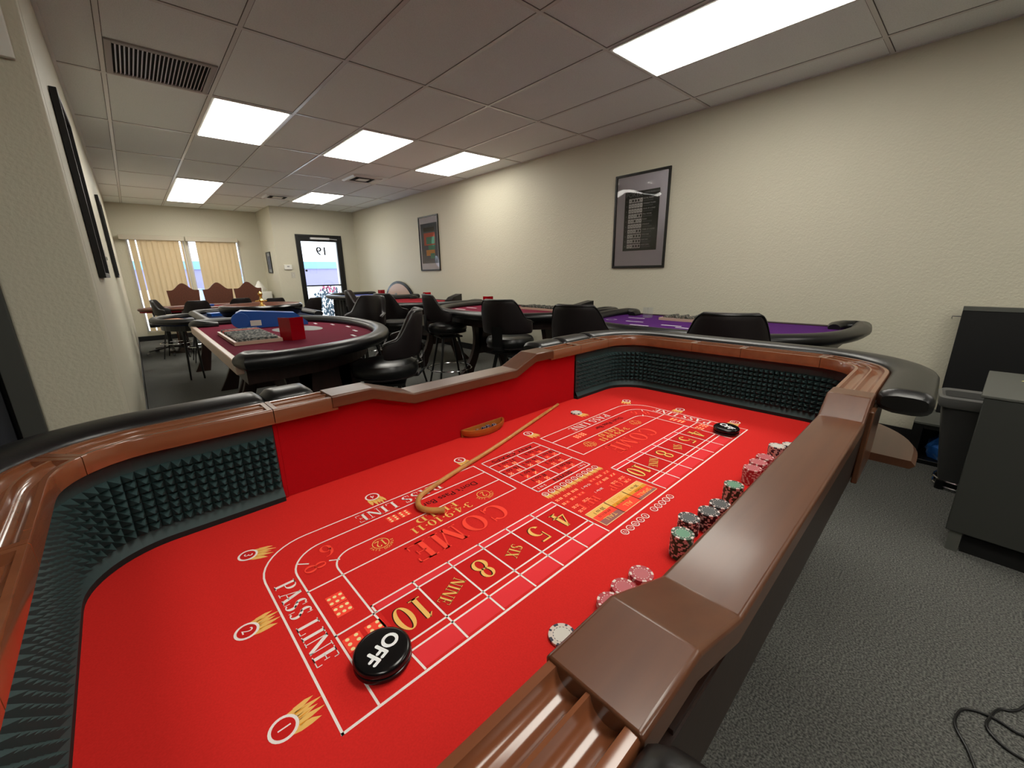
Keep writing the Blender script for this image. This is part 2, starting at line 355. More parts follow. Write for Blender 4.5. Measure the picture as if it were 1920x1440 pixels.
# ------------------------------------------------------------------ window blinds
for n, (x0, x1, lab) in enumerate(((.10, .86, 'tan vertical blind on the left window, one slat folded'), (1.14, 1.86, 'tan vertical blind on the right window beside a bright gap'))):
    t = thing('vertical_blind', lab, 'window blind', ((x0+x1)/2, YW-.09, 0), 0, 'vertical blinds')
    xr0, xr1 = ((-.04, .955), (.98, 1.90))[n]; cx = (x0+x1)/2
    b = MB(); b.box((xr0-cx, -.045, EYE+.71), (xr1-cx, .045, EYE+.80)); b.build('head_rail', 'blind_rail', t, bevel=.004)
    b = MB(); ns = 9; wd = (x1-x0)/ns
    for i in range(ns):
        xa = x0-cx+i*wd; xb = xa+wd*1.06; tw = .010 if i % 2 else -.008
        if n == 0 and i in (1,): xa += .025
        b.grid([[(xa+(xb-xa)*q/4, tw+.009*sin(pi*q/4), z) for q in range(5)] for z in (.20, EYE+.71)])
    b.build('slats', 'blind', t, smooth=True)
    if n == 0:
        b = MB(); b.grid([[(xx-cx, .012, z) for xx in (.895, .925)] for z in (.20, EYE+.71)]); b.build('edge_slat', 'blind', t)

# ------------------------------------------------------------------ outdoors through the glass
b = MB(); b.box((-14, 11.5, -.12), (20, 40, -.06)); struct(b.build('ground', 'concrete'))
t = thing('building', 'lavender building with a blue band across the street, seen through the door', 'building', (12.0, 27, -.06))
b = MB(); b.box((-14, 0, .0), (14, 3, 1.68)); b.build('facade', 'ext_wall', t)
b = MB(); b.box((-14.2, -.1, 1.68), (14.2, 3.1, 2.08)); b.build('blue_band', 'ext_band', t)
b = MB(); b.box((-14, -.06, -.0), (14, 0, .72)); b.build('plinth', 'ext_trim', t)
t = thing('shrub', 'flowering shrub outside the lower half of the glass door', 'plant', (4.2, 12.6, -.06))
b = MB(); rnd = random.Random(3)
for i in range(420):
    a = rnd.random()*2*pi; e = rnd.random(); r = .42*sqrt(rnd.random()); z = .15+.85*e; p = Vector((r*cos(a)*(.5+.7*sin(pi*e)), r*sin(a)*(.5+.7*sin(pi*e)), z))
    q = Matrix.Rotation(rnd.random()*6, 3, 'Z') @ Matrix.Rotation(rnd.random()*2, 3, 'X')
    b.poly([p+q@Vector(k) for k in ((-.03, 0, 0), (0, -.06, 0), (.03, 0, 0), (0, .06, .01))], 1 if (z > .8 and rnd.random() < .5) else 0)
b.build('foliage', ['leaf', 'flower'], t)
b = MB()
for k in range(7): b.tube([(0, 0, 0), (.12*cos(k), .12*sin(k), .45), (.3*cos(k), .3*sin(k), .85)], [.012, .009, .004], 6)
b.build('stems', 'wood_dark', t)
t = thing('car', 'parked blue car outside, glimpsed behind the glass door', 'car', (4.4, 24, -.06))
b = MB(); prof = [(-2.1, .25), (-2.1, .75), (-1.4, .85), (-.8, 1.35), (.6, 1.4), (1.3, .92), (2.0, .8), (2.1, .3)]
b.grid([[(x, y, z) for x, z in prof] for y in (-.8, .8)]); b.poly([(x, -.8, z) for x, z in prof]); b.poly([(x, .8, z) for x, z in prof]); b.build('body', 'car_blue', t, bevel=.03)
b = MB(); b.poly([(-1.25, -.81, .9), (-.75, -.81, 1.28), (.5, -.81, 1.32), (1.0, -.81, .93)]); b.build('side_window', 'ext_band', t)
for x in (-1.3, 1.3):
    b = MB(); b.cyl((0, 0, 0), .32, .2, 20); o = b.build('wheel', 'black_base', t, loc=(x, -.65, .32)); o.rotation_euler = (R(90), 0, 0)

# ------------------------------------------------------------------ CRAPS TABLE
TH = R(1.6); UC, VC = .745, .59
def uvw(u, v, z): return (u*cos(TH)-v*sin(TH), u*sin(TH)+v*cos(TH), z+EYE)
cx_, cy2_, _ = uvw(UC, VC, 0)
craps = thing('craps_table', 'long craps table with red felt layout, wood rails and black padded armrests', 'gaming table', (cx_, cy2_, 0), TH)
ZF = -.51
def L(u, v, z): return (u-UC, v-VC, z+EYE)            # table coordinates -> local
U0, U1, V0, V1 = -.12, 1.625, .163, .98              # inner edge of the wooden lip
RC = .12
def loop(d, n=14):
    """rounded rectangle offset outwards by d, starting on the near side middle, going towards +u; returns list of (u, v, nu, nv)"""
    out = []
    def seg(p, q, nn, k):
        for i in range(k): t = i/k; out.append((p[0]+(q[0]-p[0])*t, p[1]+(q[1]-p[1])*t, nn[0], nn[1]))
    def arc(c, a0, a1, k):
        for i in range(k): a = a0+(a1-a0)*i/k; out.append((c[0]+RC*cos(a), c[1]+RC*sin(a), cos(a), sin(a)))
    um = .75
    seg((um, V0), (U1-RC, V0), (0, -1), 40); arc((U1-RC, V0+RC), -pi/2, 0, n); seg((U1, V0+RC), (U1, V1-RC), (1, 0), 30); arc((U1-RC, V1-RC), 0, pi/2, n)
    seg((U1-RC, V1), (U0+RC, V1), (0, 1), 80); arc((U0+RC, V1-RC), pi/2, pi, n); seg((U0, V1-RC), (U0, V0+RC), (-1, 0), 30); arc((U0+RC, V0+RC), pi, 1.5*pi, n); seg((U0+RC, V0), (um, V0), (0, -1), 40)
    return [(u+nu*d, v+nv*d, nu, nv) for u, v, nu, nv in out]
BASE = loop(0); NB = len(BASE)
# cumulative length
CUM = [0]
for i in range(NB): a = BASE[i]; c = BASE[(i+1) % NB]; CUM.append(CUM[-1]+math.hypot(c[0]-a[0], c[1]-a[1]))
TOT = CUM[-1]
def at(s_):
    s_ %= TOT
    lo, hi = 0, NB
    while hi-lo > 1:
        mid = (lo+hi)//2
        if CUM[mid] <= s_: lo = mid
        else: hi = mid
    a = BASE[lo % NB]; c = BASE[(lo+1) % NB]; t = (s_-CUM[lo])/max(1e-9, CUM[lo+1]-CUM[lo])
    nn = Vector((a[2]+(c[2]-a[2])*t, a[3]+(c[3]-a[3])*t)).normalized()
    return a[0]+(c[0]-a[0])*t, a[1]+(c[1]-a[1])*t, nn.x, nn.y
def s_near(u): return (u-.75) % TOT if u >= .75 else TOT-(.75-u)
def s_back(u):
    # arc position on the back side for a given u
    base = (U1-RC-.75)+RC*pi/2+(V1-V0-2*RC)+RC*pi/2
    return base+(U1-RC-u)
def sweep(b, s0, s1, prof, cap=True, closed=True, mi=None, step=.014):
    n = max(2, int(abs(s1-s0)/step)+1); rows = []
    for i in range(n+1):
        u, v, nu, nv = at(s0+(s1-s0)*i/n)
        rows.append([L(u+nu*d, v+nv*d, z) for d, z in prof])
    b.grid(rows, closed_v=closed, cap=cap, mi=mi)
ZT = -.283
# felt bed
b = MB(); pts = []
for u, v, nu, nv in loop(.052): pts.append((u-UC, v-VC))
b.prism(pts, ZF-.022+EYE, ZF+EYE); b.build('felt_bed', 'felt_red', craps)
# body: hollow wall all round
b = MB(); sweep(b, 0, TOT, [(.030, -.35), (.030, ZF+.002), (.030, ZF+.012), (.068, ZF+.010), (.076, -.35)], cap=False, step=.02); b.build('body', 'wood_dark', craps)
b = MB(); pts = [(u-UC, v-VC) for u, v, nu, nv in loop(.030)]; b.prism(pts, ZF-.06+EYE, ZF-.0225+EYE); b.build('bottom_board', 'wood_dark', craps)
# slit side panels around the near right corner and the drink shelf
b = MB(); sweep(b, s_near(1.20), s_near(1.41), [(.074, -.32), (.070, ZF+.008), (.082, ZF+.008), (.086, -.32)]); b.build('side_panel', 'wood_cap', craps, bevel=.003)
b = MB(); sweep(b, s_near(1.42), s_back(1.3), [(.070, -.490), (.070, -.512), (.162, -.512), (.172, -.501), (.162, -.490)]); b.build('drink_shelf', 'wood_cap', craps, smooth=True)
b = MB(); sweep(b, s_back(.2), s_near(.10), [(.070, -.480), (.070, -.502), (.158, -.502), (.168, -.491), (.158, -.480)]); b.build('drink_shelf', 'wood_cap', craps, smooth=True)
# chip rails: grooves milled along a wooden rail
def groove_prof():
    p = [(0, -.316), (0, ZT-.003), (.002, ZT), (.009, ZT)]
    for c_, r_ in ((.0225, .0135), (.0535, .0135)):
        for i in range(1, 10): a = pi*i/9.0; p.append((c_-r_*cos(a), ZT-.014*sin(a)))
        p.append((c_+r_+.0035, ZT+.0005))
    p += [(.076, ZT), (.078, ZT-.003), (.078, -.352), (.03, -.352), (.03, -.316)]
    return p
SOLID = [(0, -.316), (0, ZT-.003), (.002, ZT), (.076, ZT), (.078, ZT-.003), (.078, -.352), (.03, -.352), (.03, -.316)]
def rail(s0, s1):
    b = MB(); e = .010; g = .0008
    sweep(b, s0+g, s0+e, SOLID); sweep(b, s0+e, s1-e, groove_prof()); sweep(b, s1-e, s1-g, SOLID)
    return b.build('chip_rail', 'wood_rail', craps, smooth=True)
NR, NL, BL, BR = 1.225, .186, .330, 1.135
# right side pieces
sA, sB = s_near(NR-.014), s_back(BR-.014); sc1 = (U1-RC-.75)+RC*pi/2; sc2 = sc1+(V1-V0-2*RC)
for a, c in ((sA, sc1-.02), (sc1-.02, sc1+.22), (sc1+.22, sc1+.40), (sc1+.40, sc2+RC*pi/2+.015), (sc2+RC*pi/2+.015, s_back(1.30)), (s_back(1.30), sB)): rail(a, c)
sC = s_back(BL+.014); sD = s_near(NL+.014); c1 = s_back(U0+RC); c2 = c1+RC*pi/2; c3 = c2+(V1-V0-2*RC)
for a, c in ((sC, s_back(.205)), (s_back(.205), c1+.10), (c1+.10, c2+.20), (c2+.20, c2+.42), (c2+.42, c3+RC*pi/2), (c3+RC*pi/2, sD)): rail(a, c)
# dipped wooden caps in the middle of both long sides
def cap_plank(name, pts, v0, v1, lip):
    b = MB(); th = .030
    rows = []
    for u, z in pts: rows.append([L(u, v0, z-.003), L(u, v0+(.003 if v1 > v0 else -.003), z), L(u, v1-(.003 if v1 > v0 else -.003), z), L(u, v1, z-.003), L(u, v1, z-th), L(u, v0, z-th)])
    b.grid(rows, closed_v=True, cap=True); return b.build(name, 'wood_cap', craps, bevel=.002, sharp=12)
zt2, zl = ZT+.003, -.320
cap_plank('near_cap', [(NL, zt2), (.272, zt2), (.374, zl), (1.10, zl), (1.165, zt2), (NR, zt2)], V0+.002, V0-.080, 0)
cap_plank('back_cap', [(BL, zt2), (.434, zt2), (.550, zl), (.945, zl), (1.042, zt2), (BR, zt2)], V1-.002, V1+.080, 0)
# red upholstered walls below the caps
def wallstrip(name, u_a, u_b, prof, v, v2, m_, back=True):
    b = MB(); rows = []
    for u, zt in prof: rows.append([L(u, v, zt), L(u, v, ZF+.001), L(u, v2, ZF+.001), L(u, v2, zt)])
    b.grid(rows, closed_v=True, cap=True); return b.build(name, m_, craps)
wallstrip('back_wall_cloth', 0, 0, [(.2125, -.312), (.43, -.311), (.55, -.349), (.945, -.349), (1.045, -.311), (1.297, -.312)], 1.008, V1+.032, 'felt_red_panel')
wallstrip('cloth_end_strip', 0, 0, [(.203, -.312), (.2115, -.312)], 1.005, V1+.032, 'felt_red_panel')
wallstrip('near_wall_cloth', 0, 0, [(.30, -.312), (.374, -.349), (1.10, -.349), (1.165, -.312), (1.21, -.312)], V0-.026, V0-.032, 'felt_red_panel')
# outer skirt under the dipped caps
b = MB(); b.box(L(.25, V0-.074, -.352), L(1.2, V0-.03, -.345)); b.build('skirt_strip', 'wood_dark', craps)
# pyramid foam at both ends
def foam(s0, s1, name):
    n = int(abs(s1-s0)/.0165); p = (s1-s0)/n; b = MB()
    zt, zb, nr = -.350, -.478, 8; dz = (zt-zb)/nr
    dr, da = .023, .003
    P = lambda s_, d, z: (lambda q: L(q[0]+q[2]*d, q[1]+q[3]*d, z))(at(s_))
    for i in range(n):
        sa, sb, sm = s0+p*i, s0+p*(i+1), s0+p*(i+.5)
        for j in range(nr):
            z1 = zt-dz*j; z2 = z1-dz
            q = [b.vert(P(sa, dr, z1)), b.vert(P(sb, dr, z1)), b.vert(P(sb, dr, z2)), b.vert(P(sa, dr, z2))]; c = b.vert(P(sm, da, (z1+z2)/2))
            for k in range(4): b.face((q[k], q[(k+1) % 4], c))
        b.poly([P(sa, dr, -.316), P(sb, dr, -.316), P(sb, dr, zt), P(sa, dr, zt)])
        b.poly([P(sa, dr, zb), P(sb, dr, zb), P(sb, .010, zb-.020), P(sa, .010, zb-.020)])
    fo = b.build(name, 'foam', craps)
    b = MB(); sweep(b, s0, s1, [(.010, -.498), (.010, ZF+.0005), (.028, ZF+.0005), (.028, -.498)]); b.build('base_strip', 'foam_black', fo)
foam(s_near(1.205), s_back(1.300), 'pyramid_foam'); foam(s_back(.202), s_near(.29), 'pyramid_foam')
# padded armrests
def pad(s0, s1, seam=True):
    b = MB(); L_ = s1-s0; n = max(6, int(L_/.012)); rows = []; K = 18
    for i in range(n+1):
        s_ = s0+L_*i/n; u, v, nu, nv = at(s_); e = min(s_-s0, s1-s_); k = 1 if e > .022 else sqrt(max(.0, 1-((.022-e)/.022)**2))*.45+.55
        row = []
        for j in range(K):
            a = 2*pi*j/K; ca, sa = cos(a), sin(a); ex = .62
            dd = math.copysign(abs(ca)**ex, ca)*.049*(.6+.4*k); zz = math.copysign(abs(sa)**ex, sa)*.029*k
            zz *= 1.0 if ca > -.2 else .92
            d_ = .128+dd
            row.append(L(u+nu*d_, v+nv*d_, -.298+zz+.004*(1-ca)*.0))
        rows.append(row)
    b.grid(rows, closed_v=True, cap=True); return b.build('armrest_pad', 'vinyl', craps, smooth=True)
pad(s_near(1.235), sc2+RC*pi/2+.02); pad(sc2+RC*pi/2+.021, s_back(1.30)); pad(s_back(1.299), s_back(1.145))
pad(s_back(.320), s_back(.213)); pad(s_back(.211), c1+.145); pad(c1+.146, c3+.05); pad(c3+.051, s_near(.200))
# pedestals that carry the table (mostly out of view)
for uu in (.15, 1.36):
    b = MB(); b.box(L(uu-.12, .30, -EYE), L(uu+.12, .88, -EYE+.06)); b.box(L(uu-.07, .42, -EYE+.06), L(uu+.07, .76, ZF-.06)); b.build('pedestal', 'wood_dark', craps, bevel=.01)

# ---- printed layout, all on the felt: one mesh per colour would split the cloth, so it is one part with several colours
PR = ['print_white', 'print_black', 'print_gold', 'print_bright', 'print_orange', 'print_pink', 'print_deep', 'print_pale', 'print_grey']
WH, BK, GD, BR_, OR, PK, DP, PA, GR = range(9)
lay = MB()
def lp(u, v, h): return L(u, v, ZF+.0002+h*.00014)
def seg2(p, q, w_=.0032, mi=WH, h=2):
    d_ = Vector((q[0]-p[0], q[1]-p[1])); d_.normalize(); n_ = Vector((-d_.y, d_.x))*w_/2; e = d_*w_/2
    lay.poly([lp(p[0]-e.x+n_.x, p[1]-e.y+n_.y, h), lp(p[0]-e.x-n_.x, p[1]-e.y-n_.y, h), lp(q[0]+e.x-n_.x, q[1]+e.y-n_.y, h), lp(q[0]+e.x+n_.x, q[1]+e.y+n_.y, h)], mi)
def pline(pts, w_=.0032, mi=WH, h=2):
    rows = []; n = len(pts)
    for i, p in enumerate(pts):
        a = pts[max(0, i-1)]; c = pts[min(n-1, i+1)]; d1 = Vector((p[0]-a[0], p[1]-a[1])); d2 = Vector((c[0]-p[0], c[1]-p[1]))
        if d1.length < 1e-9: d1 = d2
        if d2.length < 1e-9: d2 = d1
        d1.normalize(); d2.normalize(); t = (d1+d2).normalized(); k = max(.35, t.dot(d1)); n_ = Vector((-t.y, t.x))*w_/2/k
        rows.append([lp(p[0]+n_.x, p[1]+n_.y, h), lp(p[0]-n_.x, p[1]-n_.y, h)])
    lay.grid(rows, mi=mi)
def rect(u0_, v0_, u1_, v1_, mi, h=1): lay.poly([lp(u0_, v0_, h), lp(u1_, v0_, h), lp(u1_, v1_, h), lp(u0_, v1_, h)], mi)
def disc(u, v, r, mi, h=3, n=14, r2=0, sx=1):
    if r2: lay.grid([[lp(u+q*cos(2*pi*k/n), v+q*sin(2*pi*k/n), h) for q in (r2, r)] for k in range(n)], closed_u=True, mi=mi)
    else: lay.poly([lp(u+r*cos(2*pi*k/n), v+r*sin(2*pi*k/n), h) for k in range(n)], mi)
# -- serif letter set drawn from stems, bars and crescents
T_, t_ = .17, .045
def cres(cx, cy, rx, ry, a0, a1, T=T_, t=t_, n=14):
    out = []
    for i in range(n):
        q = []
        for a in (R(a0+(a1-a0)*i/n), R(a0+(a1-a0)*(i+1)/n)): q.append((a, (cx+rx*cos(a), cy+ry*sin(a)), (cx+(rx-T)*cos(a), cy+(ry-t)*sin(a))))
        out.append([q[0][1], q[1][1], q[1][2], q[0][2]])
    return out
def bar(x0, y0, x1, y1): return [[(x0, y0), (x1, y0), (x1, y1), (x0, y1)]]
def dia(x0, y0, x1, y1, wd): return [[(x0-wd/2, y0), (x0+wd/2, y0), (x1+wd/2, y1), (x1-wd/2, y1)]]
def ser(x, y, wd=.34): return bar(x-wd/2, y, x+wd/2, y+t_) if y < .5 else bar(x-wd/2, y-t_, x+wd/2, y)
G = {}
st = lambda x: bar(x-T_/2, 0, x+T_/2, 1)+ser(x, 0)+ser(x, 1)
G['I'] = (st(.18), .36)
G['P'] = (st(.18)+bar(.18, .955, .40, 1)+bar(.18, .45, .40, .495)+cres(.40, .725, .30, .275, -90, 90), .74)
G['E'] = (st(.18)+bar(.18, .955, .62, 1)+bar(.18, 0, .64, .045)+bar(.18, .48, .48, .52)+bar(.58, .78, .62, 1)+bar(.60, 0, .64, .24)+bar(.455, .38, .485, .62), .70)
G['F'] = (st(.18)+bar(.18, .955, .62, 1)+bar(.18, .48, .48, .52)+bar(.58, .75, .62, 1)+bar(.455, .38, .485, .62), .66)
G['L'] = (st(.18)+bar(.18, 0, .62, .045)+bar(.58, 0, .62, .26), .66)
G['N'] = (dia(.14, 0, .14, 1, .05)+dia(.16, 1, .72, 0, .20)+dia(.74, 0, .74, 1, .05)+ser(.14, 0, .26)+ser(.12, 1, .24)+ser(.74, 1, .26), .88)
G['A'] = (dia(.12, 0, .42, 1, .05)+dia(.70, 0, .42, 1, .20)+bar(.22, .30, .62, .345)+ser(.12, 0, .26)+ser(.70, 0, .34), .86)
G['M'] = (dia(.14, 0, .14, 1, .05)+dia(.18, 1, .50, 0, .19)+dia(.50, 0, .82, 1, .05)+dia(.86, 0, .86, 1, .17)+ser(.14, 0, .26)+ser(.86, 0, .34)+ser(.14, 1, .24)+ser(.86, 1, .30), 1.06)
G['O'] = (cres(.42, .5, .40, .52, 0, 360, n=28), .86)
G['0'] = (cres(.34, .5, .32, .52, 0, 360, n=28), .70)
G['C'] = (cres(.42, .5, .40, .52, 42, 318, n=24)+bar(.70, .66, .74, 1)+bar(.70, 0, .74, .3), .80)
G['D'] = (st(.18)+bar(.18, .955, .36, 1)+bar(.18, 0, .36, .045)+cres(.36, .5, .42, .5, -90, 90, n=18), .84)
G['S'] = (cres(.31, .745, .25, .265, 40, 250)+cres(.31, .255, .27, .265, -140, 70)+dia(.44, .38, .22, .62, .22)+bar(.50, .74, .535, 1)+bar(.05, 0, .085, .28), .64)
G['X'] = (dia(.14, 1, .66, 0, .21)+dia(.16, 0, .64, 1, .05)+ser(.15, 0, .26)+ser(.15, 1, .32)+ser(.65, 1, .26)+ser(.66, 0, .32), .82)
G['R'] = (G['P'][0]+dia(.66, 0, .40, .47, .19)+ser(.68, 0, .22), .82)
G['1'] = (bar(.20, 0, .37, 1)+bar(.06, 0, .50, .045)+dia(.10, .84, .24, 1, .06), .54)
G['4'] = (bar(.38, 0, .55, 1)+bar(.02, .27, .66, .33)+dia(.06, .30, .46, 1, .06)+bar(.28, 0, .64, .045), .70)
G['5'] = (cres(.30, .31, .31, .33, -150, 110, T=.16)+bar(.12, .92, .56, 1.0)+bar(.10, .50, .15, 1), .66)
G['8'] = (cres(.33, .74, .25, .26, 0, 360, T=.13, n=20)+cres(.33, .27, .30, .29, 0, 360, T=.15, n=20), .68)
G['6'] = (cres(.33, .30, .30, .31, 0, 360, T=.15, n=20)+cres(.43, .5, .41, .52, 75, 190, T=.17), .68)
G['9'] = ([[(0.66-x, 1-y) for x, y in q] for q in G['6'][0]], .68)
G['3'] = (cres(.28, .73, .27, .27, -80, 150, T=.14)+cres(.28, .28, .31, .29, -150, 85, T=.16), .62)
G['2'] = (cres(.30, .70, .28, .31, -40, 160, T=.15)+dia(.08, .05, .46, .54, .09)+bar(.04, 0, .58, .10), .64)
G['H'] = (st(.18)+st(.66)+bar(.18, .48, .66, .525), .84)
G['B'] = (st(.18)+bar(.18, .955, .38, 1)+bar(.18, 0, .40, .045)+bar(.18, .49, .40, .53)+cres(.38, .75, .27, .25, -90, 90)+cres(.38, .26, .31, .265, -90, 90), .74)
G['T'] = (bar(.27, 0, .44, 1)+ser(.355, 0)+bar(.02, .955, .69, 1)+bar(.02, .74, .055, 1)+bar(.655, .74, .69, 1), .72)
G['.'] = ([[(.10+.085*cos(2*pi*k/8), .48+.085*sin(2*pi*k/8)) for k in range(8)]], .26)
G[' '] = ([], .36)
def serif(text, u, v, size, dr, mi, h=4, wide=1.0, gap=.06, shadow=None, skew=0):
    """centred at (u,v); dr = reading direction"""
    d_ = Vector(dr).normalized(); n_ = Vector((-d_.y, d_.x))
    wd = (sum(G[c][1] for c in text)+gap*(len(text)-1))*size*wide; x = -wd/2
    for c in text:
        g, aw = G[c]
        for q in g:
            for off, m_, hh in (((.035, shadow, h-1),) if shadow is not None else ()) + ((0, mi, h),):
                pts = []
                for px, py in q:
                    X = x+(px+off+skew*(py-.5))*size*wide; Y = (py-.5+off)*size if m_ == mi and hh == h else (py-.5-.03)*size
                    pts.append(lp(u+d_.x*X+n_.x*Y, v+d_.y*X+n_.y*Y, hh))
                lay.poly(pts, m_)
        x += (aw+gap)*size*wide
    return
def sans(text, u, v, size, dr, mi, h=4, wide=1.0):
    d_ = Vector(dr).normalized(); n_ = Vector((-d_.y, d_.x)); vv, ff = font_mesh(text, size)
    ids = [lay.vert(lp(u+d_.x*x*wide+n_.x*y, v+d_.y*x*wide+n_.y*y, h)) for x, y, _ in vv]
    for q in ff: lay.face([ids[k] for k in q], mi)
BK_R, LT_R, RT_R = (-1, 0), (0, -1), (0, 1)     # reading directions: from the back, from the left end, from the right end
def outline(mirror):
    f_ = (lambda u: 1.514-u) if mirror else (lambda u: u)
    def rl(pts, r, n=10):
        # pts: three corners, rounded middle one
        p0, p1, p2 = [Vector(p) for p in pts]; out = [tuple(p0)]
        d1 = (p0-p1).normalized(); d2 = (p2-p1).normalized(); c = p1+d1*r+d2*r
        a = p1+d1*r; e = p1+d2*r
        for i in range(n+1):
            t = i/n*pi/2; out.append(tuple(c-d2*r*cos(t)-d1*r*sin(t)))
        out.append(tuple(p2)); return [(f_(x), y) for x, y in out]
    pline(rl([(.0945, .391), (.0945, .820), (.622, .820)], .095))
    pline(rl([(.140, .395), (.140, .771), (.620, .771)], .065))
    pline(rl([(.206, .397), (.197, .716), (.620, .716)], .045) if False else rl([(.1985, .532), (.1985, .714), (.620, .714)], .042))
    seg2((f_(.2065), .397), (f_(.1985), .532))
    seg2((f_(.622), .820), (f_(.622), .652)); seg2((f_(.140), .652), (f_(.622), .652)); seg2((f_(.140), .532), (f_(.632), .5335))
    seg2((f_(.203), .5335), (f_(.203), .5495)); seg2((f_(.203), .5495), (f_(.637), .5495)); seg2((f_(.637), .5495), (f_(.637), .397))
    seg2((f_(.206), .448), (f_(.637), .448)); seg2((f_(.206), .4335), (f_(.637), .4335))
    seg2((f_(.150), .737), (f_(.164), .725), .0028); seg2((f_(.196), .706), (f_(.210), .697), .0028) ; seg2((f_(.206), .700), (f_(.226), .688), .0022) if False else None
    for i in range(1, 6): uu = .2055+.0718*i; seg2((f_(uu), .5495), (f_(uu), .397))
    for i in range(6):
        ua, ub = .2055+.0718*i+.002, .2055+.0718*(i+1)-.002
        q = lambda a, c: (min(f_(a), f_(c)), max(f_(a), f_(c)))
        a, c = q(ua, ub); rect(a, .399, c, .432, PK if i else PK); rect(a, .535, c, .548, PK); rect(a, .450, c, .532, DP)
    return f_
seg2((.0945, .393), (1.4195, .388), .0038)
for mir in (False, True):
    f_ = outline(mir)
    names = ['10', 'NINE', '8', 'SIX', '5', '4']
    if mir: names = names
    for i in range(6):
        uc = (.2055+.0718*(i+.5)) if not mir else (1.514-.2055-.0718*(5-i+.5))
        nm = names[i]
        if nm in ('NINE', 'SIX'): serif(nm, uc, .486, .023, Vector((-.90, -.43)), GD, shadow=BK, wide=.86)
        else: serif(nm, uc, .490, .050, BK_R, GD, shadow=BK, wide=.88 if nm == '10' else 1.0)
    cm = .427 if not mir else 1.087
    serif('COME', cm, .610, .056, BK_R, BR_, wide=1.12, shadow=DP, gap=.10)
    fm = .425 if not mir else 1.087
    serif('FIELD', fm, .699, .019, BK_R, GD, wide=1.6); serif('3.4.9.10.11', fm, .6745, .021, BK_R, GD, wide=1.22)
    for (nm, uc) in (('2', .548), ('12', .287)) if not mir else (('2', 1.226), ('12', .965)):
        disc(uc, .687, .0165, GD, 3, 24, .0150); serif(nm, uc, .6865, .020, BK_R, GD, wide=.85)
        tx = 'PAYS DOUBLE'
        for k, ch in enumerate(tx):
            a = pi+pi*(k+.5)/len(tx) if nm == '12' else -pi/2+pi*(k-.8)/len(tx)
            a = R(180)-R(0)+pi*(k+.5)/len(tx); a = -a if False else a
            d_ = (-sin(a)*-1, cos(a)*-1)
            uu, vv = uc-cos(a)*.0215*-1, .687-sin(a)*.0215*-1
            sans(ch, uu, vv, .0078, (-sin(a)*-1*-1, cos(a)), GD)
    dm = .500 if not mir else 1.165
    sans("Don't Pass Bar", dm-.005, .7445, .026, BK_R, BK, wide=1.0)
    for k, (du) in enumerate((0, .027)):
        uu = (.345 if not mir else .985)+du
        rect(uu-.012, .735, uu+.012, .759, BR_, 2)
        for iu in range(2):
            for iv in range(3): disc(uu-.006+iu*.012, .739+iv*.008, .0028, PA)
    pb = .392 if not mir else 1.120
    serif('PASS LINE', pb, .7955, .030, BK_R, WH, wide=1.12)
    pe = (.1175, .600, LT_R) if not mir else (1.3965, .600, RT_R)
    serif('PASS LINE', pe[0], pe[1], .031, pe[2], WH, wide=1.06)
    # red 6-8 corner box and dice pictures
    sg = 1 if not mir else -1; fx = (lambda u: u) if not mir else (lambda u: 1.514-u)
    d68 = Vector((-1*sg, 0)) if False else Vector((-.75, -.66*sg)) if not mir else Vector((-.75, .66))
    serif('6', fx(.202), .739, .036, BK_R if not mir else d68, BR_, shadow=DP); serif('8', fx(.171), .706, .036, LT_R if not mir else d68, BR_, shadow=DP)
    for vv in (.576, .604):
        rect(fx(.168)-.013, vv-.013, fx(.168)+.013, vv+.013, BR_, 2)
        for iu in range(3):
            for iv in range(2): disc(fx(.168)+(iu-1)*.009, vv+(iv-.5)*.012, .0030, PA)
    for uu in (.156, .189):
        rect(fx(uu)-.013, .490, fx(uu)+.013, .518, BR_, 2)
        for iu in range(2):
            for iv in range(3): disc(fx(uu)+(iu-.5)*.013, .494+iv*.010, .0030, PA)
# proposition box
pu0, pu1 = .6475, .8545
for vv in (.8155, .784, .7045, .663, .6245, .602): seg2((pu0, vv), (pu1, vv))
seg2((pu0, .745), (pu1, .745)); seg2((pu0, .8155), (pu0, .602)); seg2((pu1, .8155), (pu1, .602))
seg2((.751, .784), (.751, .745)); seg2((.713, .745), (.713, .7045)); seg2((.791, .745), (.791, .7045)); seg2((.751, .7045), (.751, .6245))
sans('ANY CRAPS', .751, .799, .020, BK_R, BK, wide=1.5); sans('7 to 1', .751, .809, .010, BK_R, WH)
sans('SEVEN', .751, .613, .018, BK_R, BK, wide=1.4); sans('5 to 1', .80+.03, .613, .012, BK_R, WH); sans('5 to 1', .672, .613, .012, BK_R, WH)
def minidice(u, v, n1, n2, s_=.0105, gap=.014, mi=BR_, pip=PA, ps=.0013, vert=False):
    for k, n_ in enumerate((n1, n2)):
        uu = u+(k-.5)*gap*(0 if vert else 1); vv = v+(k-.5)*gap*(1 if vert else 0)
        rect(uu-s_/2, vv-s_/2, uu+s_/2, vv+s_/2, mi, 2); o_ = s_*.28
        P_ = {1: [(0, 0)], 2: [(-1, -1), (1, 1)], 3: [(-1, -1), (0, 0), (1, 1)], 4: [(-1, -1), (1, 1), (-1, 1), (1, -1)], 5: [(-1, -1), (1, 1), (-1, 1), (1, -1), (0, 0)], 6: [(-1, -1), (1, 1), (-1, 1), (1, -1), (-1, 0), (1, 0)]}[n_]
        for a, c in P_: disc(uu+a*o_, vv+c*o_, ps, pip, 3, 6)
